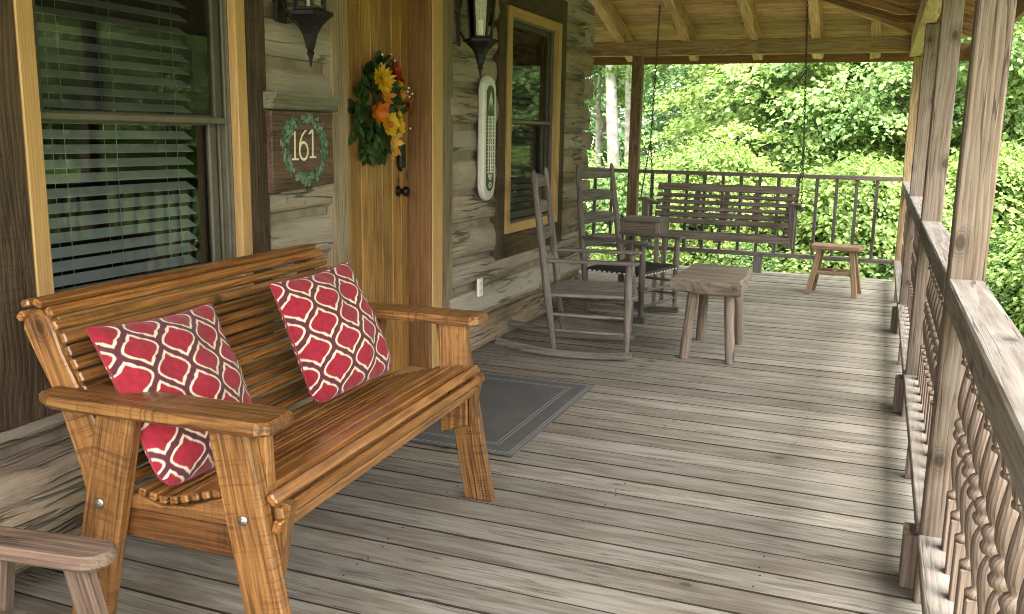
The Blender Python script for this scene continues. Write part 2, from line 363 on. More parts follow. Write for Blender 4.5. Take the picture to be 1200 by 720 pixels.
so = bpy.data.objects.new('sun', sl); COL.objects.link(so)
sd = V(math.sin(SUN_AZ) * math.cos(SUN_EL), math.cos(SUN_AZ) * math.cos(SUN_EL), math.sin(SUN_EL))
so.rotation_euler = sd.to_track_quat('Z', 'Y').to_euler(); so.location = sd * 40

cam = bpy.data.cameras.new('camera'); co = bpy.data.objects.new('camera', cam); COL.objects.link(co)
cam.sensor_width = 36; cam.lens = 36 * 1071.214 / 1200; cam.clip_start = .05; cam.clip_end = 600
R = Matrix(((.92847669, -.08440697, .36167181), (.37100298, .16631168, -.91361765), (.01696545, .98245401, .18573175)))
co.matrix_world = Matrix.Translation((2.346, 0, 1.36)) @ R.to_4x4()
scene.camera = co
scene.view_settings.view_transform = 'Standard'; scene.view_settings.look = 'None'; scene.view_settings.gamma = 1; scene.view_settings.exposure = 3.7
scene.render.engine = 'CYCLES'; cy = scene.cycles
cy.use_denoising = True; cy.filter_width = 1.05; cy.max_bounces = 12; cy.diffuse_bounces = 6; cy.glossy_bounces = 4; cy.transmission_bounces = 8; cy.transparent_max_bounces = 16
cy.sample_clamp_indirect = 8; cy.caustics_reflective = False; cy.caustics_refractive = False

# ------------------------------------------------------------------ deck
mb = MB(); P_ = .1475; k0 = int(-4.6 / P_)
for k in range(-28, 47):
    ya = 2.973 + k * P_
    if ya > 9.72: break
    yb = ya + P_ - rnd(.003, .0052)
    x0 = -.06 if ya < 7.5 else -4.2
    if ya < 7.5: cuts = [x0, 2.72 + rnd(-.006, .006)]
    else: cuts = [x0, rnd(-2.5, -1.2), 2.72 + rnd(-.006, .006)]
    for a, b in zip(cuts[:-1], cuts[1:]):
        nf = len(mb.f); zo = rnd(-.0015, .0015)
        mb.box(((a + b) / 2, (ya + yb) / 2, -.019 + zo), (b - a - .004, yb - ya, .038), bev=.003, goff=rnd(-3, 3))
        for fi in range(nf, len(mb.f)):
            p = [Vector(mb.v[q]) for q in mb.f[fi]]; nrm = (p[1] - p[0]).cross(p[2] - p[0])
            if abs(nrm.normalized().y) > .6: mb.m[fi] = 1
        for xj in (.25, .9, 1.5, 2.1, 2.62):
            if a < xj < b and rnd() < .45:
                for q in (.028, .118): mb.lathe([(.0042, 0), (.0042, .0006)], (xj + rnd(-.012, .012), ya + q + rnd(-.008, .008), zo), n=7, m=1, smooth=False)
for y in np.arange(-1.1, 9.7, 2.3):
    for x in (.25, .9, 1.5, 2.1, 2.62): mb.beam((x, y, -.11), (x, min(y + 2.29, 9.7), -.11), .04, .14)
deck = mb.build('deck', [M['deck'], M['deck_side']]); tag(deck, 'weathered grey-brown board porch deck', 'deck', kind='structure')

# ------------------------------------------------------------------ log cabin: walls
def nz(*p): return mnoise.noise(Vector(p))
def hewn(mb, a0, a1, z0, z1, xf, depth=.16, axis='y', seed=0., r=None, amp=1., ny=None):
    """one hewn log with an uneven face; axis 'y' faces +x at x = xf, axis 'x' faces +y at y = xf"""
    r = rnd() if r is None else r
    n = max(3, int((a1 - a0) / .028)); h = z1 - z0
    prof = [(-depth, 1), (-.045, 1), (-.020, .975), (-.006, .90), (.002, .76), (.005, .6), (.005, .42), (.002, .24), (-.006, .10), (-.020, .025), (-.045, 0), (-depth, 0)]
    vs = []; gs = []
    for i in range(n + 1):
        a = a0 + (a1 - a0) * i / n
        e0 = (nz(a * 1.3, seed, 3.) * .020 + nz(a * 6, seed, 3.) * .006) * amp; e1 = (nz(a * 1.3, seed, 9.) * .020 + nz(a * 6, seed, 9.) * .006) * amp
        for d, t in prof:
            z = z0 + e0 * (1 - t) + t * h + e1 * t
            dx = (nz(a * 1.1, t * 1.5, seed) * .016 + nz(a * 4, t * 2.5, seed + 5) * .006 + nz(a * 13, t * 9, seed + 8) * .002) * amp if d > -.1 else 0
            q = xf + d + dx
            vs.append((q, a, z) if axis == 'y' else (-a, q, z)); gs.append((a, d, (t - .5) * h))
    m = len(prof); fs = []
    for i in range(n):
        for j in range(m - 1): fs.append([i * m + j, i * m + j + 1, (i + 1) * m + j + 1, (i + 1) * m + j])
        fs.append([i * m + m - 1, i * m, (i + 1) * m, (i + 1) * m + m - 1])
    fs.append(list(range(m))[::-1]); fs.append([n * m + j for j in range(m)])
    mb.add(vs, fs, gs, r)

cabin = thing('log_cabin', 'old hewn log cabin wall with golden plank door and two trimmed windows', 'cabin', (0, 3.5, 0), world=True)
mb = MB(); mort = MB()
zs = [0., .20, .40, .575, .80, 1.0, 1.225, 1.40, 1.64, 1.83, 2.06, 2.25, 2.46, 2.66, 2.88, 3.1, 3.32]
OPEN = [(1.74, 3.14, .66, 2.3), (3.66, 4.86, -.1, 2.34), (5.60, 6.90, .56, 2.31)]
for i in range(len(zs) - 1):
    z0, z1 = zs[i] + .016, zs[i + 1] - .016; zm = (z0 + z1) / 2
    segs = [(-1.9, 7.66 if i % 2 else 7.50)]
    for a, b, c, d in OPEN:
        if c < zm < d:
            ns = []
            for s0, s1 in segs:
                if s0 < a and s1 > b: ns += [(s0, a), (b, s1)]
                else: ns.append((s0, s1))
            segs = ns
    for s0, s1 in segs:
        sill = i < 2 and s1 < 3.7
        if i == 0 and sill: continue
        xf = rnd(-.008, .010)
        if sill: hewn(mb, s0, s1, .10, z1, .15, .30, seed=i * 3.7, r=.71, amp=1.4)
        else:
            pr = rnd(.004, .012) if i > 1 else .025
            hewn(mb, s0, s1, z0, z1, xf + pr, .16, seed=i * 3.7 + s0, r=(.9 if i in (1, 6) else None))
    # end wall round the corner (faces +y), interlocking log ends show at the corner
    e0 = -.055 if i % 2 == 0 else .02
    hewn(mb, e0, 5.5, z0, z1, 7.55 + rnd(-.01, .01), .16, axis='x', seed=i * 5.1 + 60)
wall = mb.build('wall', M['log'], cabin)
for a, b, c, d in ((-1.9, 1.76, .0, 3.3), (3.12, 3.68, 0, 3.3), (4.85, 5.62, 0, 3.3), (6.88, 7.5, 0, 3.3), (1.76, 3.12, 2.28, 3.3), (1.76, 3.12, .0, .68), (3.68, 4.9, 2.32, 3.3), (5.62, 6.88, 2.29, 3.3), (5.62, 6.88, 0, .58)):
    mort.box((-.055, (a + b) / 2, (c + d) / 2), (d - c, b - a, .06), X=(0, 0, 1), Y=(0, 1, 0), Z=(-1, 0, 0), bev=.001)
mort.box((-2.75, 7.49, 1.65), (3.3, 5.48, .06), X=(0, 0, 1), Y=(1, 0, 0), Z=(0, 1, 0), bev=.001)
mort.build('chinking', M['mortar'], cabin)
mb = MB()                                                   # skirting log along the foot of the wall beyond the door
hewn(mb, 4.905, 7.5, .004, .125, .065, .06, seed=91., r=.95, amp=.5)
mb.build('skirting', M['log'], cabin)
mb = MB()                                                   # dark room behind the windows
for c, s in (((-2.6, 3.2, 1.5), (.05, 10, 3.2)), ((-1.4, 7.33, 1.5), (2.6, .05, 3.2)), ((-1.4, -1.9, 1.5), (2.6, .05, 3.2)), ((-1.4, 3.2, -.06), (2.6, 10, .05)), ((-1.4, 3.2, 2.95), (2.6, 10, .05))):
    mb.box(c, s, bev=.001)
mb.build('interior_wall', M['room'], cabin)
mb = MB()                                                   # main roof above
mb.prism([(.05, 3.20), (-2.75, 5.0), (-5.6, 3.2), (-5.6, 3.14), (-2.75, 4.93), (.05, 3.13)], (0, 7.7, 0), V(1, 0, 0), V(0, 0, 1), 8.7, bev=.001)
mb.prism([(-5.5, 3.1), (.0, 3.1), (-2.75, 4.9)], (0, 7.5, 0), V(1, 0, 0), V(0, 0, 1), .05, bev=.001)
mb.build('roof', M['roof'], cabin)

# ---- trims
mb = MB()
def vplank(mb, y0, y1, z0, z1, x0, x1, bev=.004, r=None):
    mb.box(((x0 + x1) / 2, (y0 + y1) / 2, (z0 + z1) / 2), (z1 - z0, y1 - y0, x1 - x0), X=(0, 0, 1), Y=(0, 1, 0), Z=(-1, 0, 0), bev=bev, r=r)
def hplank(mb, y0, y1, z0, z1, x0, x1, bev=.004, r=None):
    mb.box(((x0 + x1) / 2, (y0 + y1) / 2, (z0 + z1) / 2), (y1 - y0, z1 - z0, x1 - x0), X=(0, 1, 0), Y=(0, 0, 1), Z=(1, 0, 0), bev=bev, r=r)
vplank(mb, 1.60, 1.978, .48, 2.36, -.08, .032, r=.62); vplank(mb, 3.012, 3.135, .48, 2.36, -.08, .030, r=.3)
hplank(mb, 1.981, 3.009, .48, .722, -.08, .030, r=.45); hplank(mb, 1.981, 3.009, 2.16, 2.36, -.08, .030, r=.5)
mb.build('window_trim', M['trim_dark'], cabin); mb = MB()
vplank(mb, 5.575, 5.695, .53, 2.36, -.08, .026, r=.8); vplank(mb, 6.765, 6.91, .53, 2.36, -.08, .026, r=.35)
hplank(mb, 5.698, 6.762, .53, .69, -.08, .026, r=.2); hplank(mb, 5.698, 6.762, 2.185, 2.36, -.08, .026, r=.55)
mb.build('window_trim', M['trim_dark'], cabin)
mb = MB()
vplank(mb, 3.622, 3.752, .0, 2.20, -.08, .024, r=.4); vplank(mb, 4.738, 4.90, .0, 2.20, -.08, .02, r=.7)
hplank(mb, 3.622, 4.90, 2.203, 2.36, -.08, .022, r=.2)
mb.build('door_trim', M['trim_grey'], cabin)
mb = MB(); vplank(mb, 4.609, 4.735, .0, 2.12, -.02, .034, r=.5); hplank(mb, 3.756, 4.735, 2.123, 2.20, -.02, .034)
mb.build('door_casing', M['trim_bright'], cabin)
mb = MB(); vplank(mb, 4.577, 4.607, .0, 2.12, -.16, .030, r=.4); vplank(mb, 3.70, 3.735, 0, 2.12, -.16, .0); hplank(mb, 3.736, 4.575, 2.085, 2.12, -.16, .0)
mb.build('door_jamb', M['trim_brown'], cabin)
mb = MB(); vplank(mb, 4.561, 4.576, .0, 2.085, -.17, -.118); mb.build('door_gap_shadow', M['iron'], cabin)  # black strip put in as the shadow of the gap between door and jamb
mb = MB(); hplank(mb, 3.737, 4.576, .002, .028, -.16, .055); mb.build('threshold', M['trim_bright'], cabin)

# ---- door
door = MB(); ys = [3.737, 3.845, 3.945, 4.055, 4.155, 4.262, 4.372, 4.470, 4.560]
for i, (a, b) in enumerate(zip(ys[:-1], ys[1:])): vplank(door, a + .0008, b - .0008, .032, 2.08, -.145, -.09 + rnd(-.001, .001), bev=.006, r=(i * .37 + .13) % 1)
door = sub(door.build('door', M['door'], cabin))
mb = MB(); mb.lathe([(.0, 0), (.030, .0), (.030, .005), (.024, .009), (.011, .012), (.010, .028), (.020, .034), (.028, .045), (.029, .055), (.023, .064), (0, .068)], (-.09, 4.432, 1.045), (1, 0, 0), 20)
mb.build('door_knob', M['bronze'], door)
mb = MB(); mb.box((-.072, 4.440, 1.235), (.032, .062, .135), bev=.012); mb.box((-.055, 4.440, 1.20), (.012, .03, .035), bev=.008)
mb.tube([(-.09, 4.440, 1.165), (-.068, 4.440, 1.155)], .008, 8)
mb.build('keypad_lock', M['iron'], door)

# ---- windows
def make_window(y0, y1, z0, z1, zm, cw, xo, bl):
    mb = MB()
    vplank(mb, y0, y0 + cw, z0, z1, -.02, xo, r=.3); vplank(mb, y1 - cw, y1, z0, z1, -.02, xo, r=.6)
    hplank(mb, y0 + cw + .001, y1 - cw - .001, z0, z0 + cw, -.02, xo, r=.5); hplank(mb, y0 + cw + .001, y1 - cw - .001, z1 - cw, z1, -.02, xo, r=.7)
    win = sub(mb.build('window', M['trim_bright'], cabin))
    a, b, c, d = y0 + cw - .004, y1 - cw + .004, z0 + cw - .004, z1 - cw + .004
    mb = MB(); dx = .115                                     # jamb liner with tracks
    for yy0, yy1 in ((a - .02, a + .012), (b - .012, b + .02)):
        vplank(mb, yy0, yy1, c, d, -.17, .0, bev=.001)
    for yy in (a + .018, b - .018):
        for xx in (-.016, -.05, -.085): vplank(mb, yy - .007, yy + .007, c, d, xx - .006, xx + .006, bev=.002)
    hplank(mb, a, b, c - .02, c + .012, -.17, 0.); hplank(mb, a, b, d - .012, d + .02, -.17, 0.)
    mb.build('window_track', M['vinyl'], win)
    mb = MB(); t = .042
    for (sx, lo, hi) in ((-.036, zm - .012, d - .012), (-.07, c + .012, zm + .016)):
        vplank(mb, a + .024, a + .024 + t, lo, hi, sx - .012, sx + .012, bev=.004); vplank(mb, b - .024 - t, b - .024, lo, hi, sx - .012, sx + .012, bev=.004)
        hplank(mb, a + .025 + t, b - .025 - t, lo, lo + (.03 if sx > -.05 else .05), sx - .013, sx + .013, bev=.004); hplank(mb, a + .025 + t, b - .025 - t, hi - .035, hi, sx - .012, sx + .012, bev=.004)
    hplank(mb, a + .012, b - .012, zm - .012, zm + .010, -.03, -.006, bev=.003)
    mb.build('sash', M['vinyl'], win)
    mb = MB()
    for (sx, lo, hi) in ((-.036, zm + .016, d - .044), (-.07, c + .06, zm - .016)):
        mb.add([(sx, a + .06, lo), (sx, b - .06, lo), (sx, b - .06, hi), (sx, a + .06, hi)], [[0, 1, 2, 3]])
    mb.build('pane', M['glass'], win)
    mb = MB(); lo, hi = (zm + .012, d - .012) if bl else (c + .012, d - .012)
    mb.add([(-.012, a + .03, lo), (-.012, b - .03, lo), (-.012, b - .03, hi), (-.012, a + .03, hi)], [[0, 1, 2, 3]]); mb.build('insect_screen', M['screen'], win)
    if True:
        mb = MB(); z = c + .03; i = 0; top_ = d - .02
        while z < top_:
            pts = []; sag = rnd(-.002, .002)
            yb0, yb1 = a + .03, b - .105
            for yy in (yb0, (yb0 + yb1) / 2, yb1): pass
            tl = math.radians(31 + rnd(-2, 2))
            mb.box((-.125, (yb0 + yb1) / 2, z + sag), (yb1 - yb0, .052, .003), X=(0, 1, 0), Y=(-math.cos(tl), 0, math.sin(tl)), Z=(math.sin(tl), 0, math.cos(tl)), bev=.001)
            z += .0475; i += 1
        for q in (.22, .5, .88):
            yy = yb0 + (yb1 - yb0) * q
            for xx in (-.098, -.152): mb.tube([(xx, yy, c + .02), (xx, yy, d)], .0012, 5)
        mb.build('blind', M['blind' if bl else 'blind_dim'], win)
    return win
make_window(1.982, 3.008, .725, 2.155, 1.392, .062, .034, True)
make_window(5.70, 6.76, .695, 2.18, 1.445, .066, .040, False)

# ------------------------------------------------------------------ posts
def make_post(y, x=2.548, sx=.092, sy=.092, z1=2.135, label='', mat='post', r=None):
    mb = MB(); mb.box((x + sx / 2, y + sy / 2, z1 / 2 - .02), (z1 + .04, sy, sx), X=(0, 0, 1), Y=(0, 1, 0), Z=(-1, 0, 0), bev=.005, r=r)
    o = mb.build('porch_post', M[mat], at=(x + sx / 2, y + sy / 2, 0)); tag(o, label, 'post', 'porch posts')
    return o
YP = [-1.33, .72, 2.80, 4.82, 6.95, 9.575]
make_post(YP[2], sy=.10, label='nearest knotty grey porch post at the right edge of the deck', r=.13)
make_post(YP[3], label='second nearest knotty porch post, its left side overlapped by the farther post', r=.77)
make_post(YP[4], label='narrow porch post between the second nearest post and the far corner post', r=.41)
make_post(YP[5], sx=.10, label='brownish corner post where the side railing meets the back railing', r=.55, mat='beam')
make_post(YP[5] + .005, x=-.15, sx=.108, z1=2.18, label='dark brown porch post at the back railing, left of the swing', r=.3, mat='post_dark')

# ------------------------------------------------------------------ railings
bal = MB()
def sq(z0, z1, s): bal.box((0, 0, (z0 + z1) / 2), (z1 - z0, s, s), X=(0, 0, 1), Y=(0, 1, 0), Z=(-1, 0, 0), bev=.003)
ZB, ZT = .221, .908; H = ZT - ZB; cz = (ZB + ZT) / 2
sq(ZB - .004, ZB + .155, .043); sq(ZT - .135, ZT + .006, .043)
half = [(r_ * 1.02, z_ * 1.) for r_, z_ in [(.018, 0), (.0235, .004), (.0235, .012), (.013, .018), (.010, .024), (.0115, .032), (.0145, .05), (.0195, .085), (.0222, .112), (.0205, .138), (.0145, .156), (.0105, .165), (.020, .171), (.0245, .180), (.0245, .188), (.020, .196)]]
prof = [(r, ZB + .155 + z * 1.0) for r, z in half]
top = [(r, ZT - .135 - z * 1.0) for r, z in half][::-1]
bal.lathe(prof + [p for p in top if p[1] > prof[-1][1] + .003], (0, 0, 0), n=14)
bal_proto = None
RAILS = [(-1.9, .72, 'near'), (.812, 2.80, ''), (2.90, 4.82, ''), (4.912, 6.95, ''), (7.042, 9.575, '')]
RL = ['', 'nearest span of porch railing with turned balusters below its wide weathered handrail', 'second span of porch railing, beyond the nearest post', 'third span of porch railing, between the two middle posts', 'farthest span of side railing, ending at the brown corner post']
def seg_rail(y0, y1, label, r):
    global bal_proto
    t = thing('porch_railing', label, 'railing', (2.6, y0, 0), group='spans of turned porch railing', world=True)
    mb = MB(); mb.beam((2.592, y0 + .001, .946), (2.592, y1 - .001, .946), .092, .078, bev=.005, r=r); mb.build('handrail', M['rail'], t)
    mb = MB(); mb.beam((2.60, y0 + .001, .199), (2.60, y1 - .001, .199), .122, .043, bev=.004, r=(r * 3.3) % 1); mb.build('bottom_rail', M['rail'], t)
    n = int(round((y1 - y0) / .15)); st = (y1 - y0) / n
    for i in range(n):
        p = V(2.620, y0 + st * (i + .5), 0) - WORLD[t.name]
        if bal_proto is None: bal_proto = o = bal.build('baluster', M['baluster']); o.parent = t
        else: o = bal_proto.copy(); COL.objects.link(o); o.parent = t
        o.location = p; o.rotation_euler = (0, 0, rnd(-.03, .03))
    mb = MB(); mb.box((2.546, y0 + .045, .087), (.174, .11, .075), X=(0, 0, 1), Y=(0, 1, 0), Z=(-1, 0, 0), bev=.004); mb.build('support_block', M['post'], t)
    mb = MB(); mb.box((2.585, (y0 + y1) / 2 + .07, .087), (.174, .045, .08), X=(0, 0, 1), Y=(0, 1, 0), Z=(-1, 0, 0), bev=.004); mb.build('support_block', M['post'], t)
rs = [.2, .63, .31, .81, .47]
for i in (1, 2, 3, 4): seg_rail(RAILS[i][0], RAILS[i][1], RL[i], rs[i])

slat = MB(); slat.box((0, 0, .6), (.80, .037, .03), X=(0, 0, 1), Y=(0, 1, 0), Z=(-1, 0, 0), bev=.002); slat_proto = None
def back_rail(x0, x1, label, xs):
    global slat_proto
    t = thing('back_railing', label, 'railing', (x0, 9.62, 0), group='spans of back railing', world=True)
    mb = MB(); mb.beam((x0, 9.62, .997), (x1, 9.62, .997), .075, .04, r=.2); mb.build('handrail', M['swing'], t)
    mb = MB(); mb.beam((x0, 9.62, .195), (x1, 9.62, .195), .07, .042, r=.3); mb.build('bottom_rail', M['rocker'], t)
    for x in xs:
        if slat_proto is None: slat_proto = o = slat.build('baluster', M['rocker_dark']); o.parent = t
        else: o = slat_proto.copy(); COL.objects.link(o); o.parent = t
        o.location = V(x, 9.62, 0) - WORLD[t.name]; o.rotation_euler = (0, 0, rnd(-.1, .1))
    for x in ([1.25] if x1 > 1 else [-1.8]):
        mb = MB(); mb.box((x, 9.62, .087), (.174, .085, .06), X=(0, 0, 1), Y=(1, 0, 0), Z=(0, 1, 0)); mb.build('support_block', M['rocker'], t)
back_rail(-.040, 2.546, 'back porch railing with thin square balusters behind the swing', [2.33 - .185 * k for k in range(13)])
back_rail(-3.6, -.152, 'left part of the back railing, between cabin corner and dark back post', [-.33 - .185 * k for k in range(17)])

# ------------------------------------------------------------------ porch roof
roof = thing('porch_roof', 'rustic plank porch ceiling on rough rafters and a heavy edge beam', 'roof', (1.3, 5, 2.13), world=True)
S = .3
mb = MB(); mb.beam((2.56, -.9, 2.235), (2.56, 9.68, 2.235), .10, .19, bev=.005, r=.4); mb.build('beam', M['beam'], roof)
mb = MB(); mb.beam((-4., 9.622, 2.255), (2.508, 9.622, 2.255), .09, .15, bev=.006, r=.15); mb.build('beam', M['beam'], roof)
def rough(mb, p0, p1, w, t, seed):                             # rough rafter: a chamfered box with uneven edges
    p0, p1 = Vector(p0), Vector(p1); X, Y, Z = basis(p1 - p0); L = (p1 - p0).length; n = max(4, int(L / .12)); pr = [(-.5, -.38), (-.4, -.5), (.4, -.5), (.5, -.38), (.5, .5), (-.5, .5)]
    vs = []; gs = []
    for i in range(n + 1):
        s = L * i / n
        for k, (a, b) in enumerate(pr):
            j = nz(s * 3., k * 2.3, seed) * .016
            vs.append(p0 + X * s + Y * (a * w + j) + Z * (b * t + (j if b < .4 else 0))); gs.append((s, a * w, b * t))
    m = len(pr); fs = [[i * m + k, i * m + (k + 1) % m, (i + 1) * m + (k + 1) % m, (i + 1) * m + k] for i in range(n) for k in range(m)]
    fs += [list(range(m))[::-1], [n * m + k for k in range(m)]]
    mb.add(vs, fs, gs)
def zb(d): return 2.332 + S * d                                # underside of the rafters at distance d inside the beam line
for x in (-2.3, -1.63, -.95, -.286, .399, 1.066, 1.661, 2.2):
    yi = max(7.56, x + 7.10) if x > 0 else 7.56
    mb = MB(); rough(mb, (x, 10.10, zb(-.48) + .052), (x, yi, zb(9.62 - yi) + .072), .105, .165, x * 7); mb.build('rafter', M['roof'], roof)
y = 8.68
while y > -.85:
    xi = max(.0, y - 7.06 + .04); mb = MB(); c = 2.56
    poly = [(3.05, zb(-.49)), (2.615, 2.332), (2.38, 2.332), (xi, zb(c - xi) - .03), (xi, zb(c - xi) + .14), (3.05, zb(-.49) + .14)]
    mb.prism(poly, (0, y + .022, 0), V(1, 0, 0), V(0, 0, 1), .05, grain=(1, -.3), bev=.006); mb.build('rafter', M['rafter_brown'], roof)
    y -= .605
mb = MB(); mb.beam((2.92, 9.98, zb(-.36) + .07), (.02, 7.08, zb(2.54) + .07), .06, .17, bev=.004); mb.build('hip_rafter', M['roof'], roof)
mb = MB(); d = -.52; sl_ = math.sqrt(1 + S * S)                # sheathing boards
while d < 2.56:
    wv = rnd(.12, .16); d1 = d + wv / sl_; dm = (d + d1) / 2; z = zb(dm) + .163 + .012
    xr = 2.56 - dm
    a, b = -4.2, min(xr, 3.1)
    if 9.62 - dm > 7.4:
        cut = rnd(-2.5, 1.5) if b > 0 else -2
        for e, f in ((a, cut), (cut + .002, b)):
            if f > e + .1: mb.box(((e + f) / 2, 9.62 - dm, z), (f - e, wv - .003, .02), X=(1, 0, 0), Y=(0, -1 / sl_, S / sl_), Z=(0, S / sl_, 1 / sl_), bev=.002)
    e, f = -.9, 9.62 - dm
    cut = rnd(1, 7)
    for p, q in ((e, cut), (cut + .002, f)):
        mb.box((2.56 - dm, (p + q) / 2, z), (q - p, wv - .003, .02), X=(0, 1, 0), Y=(-1 / sl_, 0, S / sl_), Z=(S / sl_, 0, 1 / sl_), bev=.002)
    d = d1
mb.build('sheathing', M['roof'], roof)
mb = MB()                                                    # roofing over the boards
def zt(d): return zb(d) + .195
e = 3.11; yy = 10.17; q = 2.6
A, B, C_, D_ = (e, -.95, zt(-.55)), (e, yy, zt(-.55)), (2.56 - q, 9.62 - q, zt(q)), (2.56 - q, -.95, zt(q)); E_, F_ = (-4.2, yy, zt(-.55)), (-4.2, 9.62 - q, zt(q))
up = V(0, 0, .03)
for quad in ([A, B, C_, D_], [B, E_, F_, C_]):
    lo = [Vector(p) for p in quad]; hi = [p + up for p in lo]
    mb.add(lo + hi, [[3, 2, 1, 0], [4, 5, 6, 7], [0, 1, 5, 4], [1, 2, 6, 5], [2, 3, 7, 6], [3, 0, 4, 7]])
mb.build('roofing', M['room'], roof)
mb = MB(); mb.beam((-4.2, 10.125, 2.215), (3.075, 10.125, 2.215), .03, .165, bev=.003, r=.6); mb.build('fascia', M['trim_brown'], roof)
mb = MB(); mb.beam((3.075, -.9, 2.215), (3.075, 10.10, 2.215), .03, .165, bev=.003, r=.3); mb.build('fascia', M['trim_brown'], roof)

# ------------------------------------------------------------------ the varnished bench
XZ = (V(1, 0, 0), V(0, 0, 1))                                  # U x W = -Y: prisms grow towards -y
BL = 1.37
bench = thing('slatted_bench', 'golden varnished rustic wooden bench with rolled slatted back below the large window', 'bench', (0.0, 1.60, 0), math.radians(2.8))
def side(y, th, poly, grain, **k):
    mb = MB(); mb.prism(poly, (0, y + th, 0), *XZ, th, grain=grain, **k); return mb
for near in (1, 0):
    f = (lambda a, t: a) if near else (lambda a, t: BL - a - t)      # mirrored end frame
    # front leg, rear leg
    mb = side(f(0, .038), .038, [(.928, .676), (1.040, .676), (1.165, 0), (1.052, 0)], (-.12, .67), r=.31 + .3 * near, bev=.005); fl = mb.build('leg', M['bench'], bench)
    mb = side(f(0, .038), .038, [(.605, .676), (.722, .676), (.570, 0), (.450, 0)], (.15, .67), r=.72 - .4 * near, bev=.005); rl = mb.build('leg', M['bench'], bench)
    # inner upright that carries the arm
    mb = side(f(.040, .034), .034, [(.958, .676), (1.064, .676), (1.075, .30), (.965, .26)], (0, 1), r=.9, bev=.005); mb.build('upright', M['bench'], bench)
    # arm
    mb = MB(); y0 = f(-.045, .145)
    arm = [(.445, y0 + .03), (.445, y0 + .145 - .03), (.50, y0 + .145), (1.085, y0 + .145), (1.115, y0 + .125), (1.12, y0 + .02), (1.09, y0), (.50, y0)]
    mb.prism(arm, (0, 0, .678), V(1, 0, 0), V(0, 1, 0), .034, grain=(1, 0), bev=.008, r=.44 if near else .52); mb.build('armrest', M['bench'], bench)
    # seat rail and back support
    mb = side(f(.040, .034), .034, [(.57, .445), (.68, .452), (.75, .432), (.82, .440), (.90, .468), (.955, .485), (.956, .412), (.57, .412)], (1, 0), r=.2, bev=.004); mb.build('seat_rail', M['bench'], bench)
    mb = side(f(.046, .028), .028, [(.57, .409), (.975, .409), (.985, .325), (.565, .335)], (1, 0), r=.6, bev=.004); mb.build('stretcher', M['bench_dark'], bench)
    mb = side(f(.0415, .03), .030, [(.53, .345), (.66, .45), (.625, .52), (.575, .605), (.520, .697), (.468, .80), (.446, .862), (.43, .892), (.405, .905), (.375, .898), (.355, .880), (.350, .850), (.388, .775), (.442, .675), (.50, .50)], (-.35, .9), r=.63, bev=.005); mb.build('back_support', M['bench'], bench)
    mb = side(f(.040, .034), .034, [(1.077, .50), (1.125, .49), (1.09, .30), (1.078, .30)], (0, 1), r=.55, bev=.004); mb.build('corner_block', M['bench'], bench)
    yb = -.001 if near else BL + .001
    for par, x, z in ((fl, 1.022, .455), (rl, .600, .435)):
        mb = MB(); mb.lathe([(0, 0), (.013, 0), (.0135, .003), (.008, .005), (0, .007)], (x, yb, z), (0, -1 if near else 1, 0), 14); mb.build('bolt', M['steel'], par)
def slat(mb, x, z, ang, w, t, y0, y1, r=None):
    ca, sa = math.cos(ang), math.sin(ang)                      # w along (ca, sa) in xz
    mb.box((x, (y0 + y1) / 2, z), (y1 - y0, w, t), X=(0, 1, 0), Y=(ca, 0, sa), Z=(-sa, 0, ca) if True else None, bev=.005, r=r)
# back slats: follow the front edge and roll over the top
path = [(.655, .468), (.630, .522), (.583, .605), (.530, .697), (.482, .80), (.458, .862), (.440, .898), (.409, .916), (.372, .910), (.345, .888), (.338, .858)]
dense = []
for (a, b), (c, d) in zip(path[:-1], path[1:]):
    for i in range(20): dense.append((a + (c - a) * i / 20, b + (d - b) * i / 20))
dense.append(path[-1]); acc = [0]
for p, q in zip(dense[:-1], dense[1:]): acc.append(acc[-1] + math.dist(p, q))
def at(s):
    s = min(max(s, 0), acc[-1] - 1e-6); i = max(k for k in range(len(acc)) if acc[k] <= s); u = (s - acc[i]) / max(1e-9, acc[i + 1] - acc[i])
    p, q = dense[i], dense[i + 1]; return p[0] + (q[0] - p[0]) * u, p[1] + (q[1] - p[1]) * u
s = .020; widths = [.0355] * 12 + [.034] * 5; k = 0
while s < acc[-1] - .01 and k < len(widths):
    wv = widths[k]; a, b = at(s - .012), at(s + .012); x, z = at(s); ang = math.atan2(b[1] - a[1], b[0] - a[0])
    nx, nz_ = -math.sin(ang), math.cos(ang); 
    if nx * 1 + nz_ * .6 < 0: nx, nz_ = -nx, -nz_
    mb = MB(); e = rnd(-.004, .004)
    mb.box((x + nx * .010, BL / 2, z + nz_ * .010), (BL - .078 + (.022 if k > 11 else 0) + e, wv - .0072, .019), X=(0, 1, 0), Y=(math.cos(ang), 0, math.sin(ang)), Z=(-math.sin(ang), 0, math.cos(ang)), bev=.004, r=(k * .381 + .17) % 1)
    mb.build('back_slat', M['bench_slat'], bench); 
    nxt = widths[min(k + 1, len(widths) - 1)]; s += (wv + nxt) / 2; k += 1
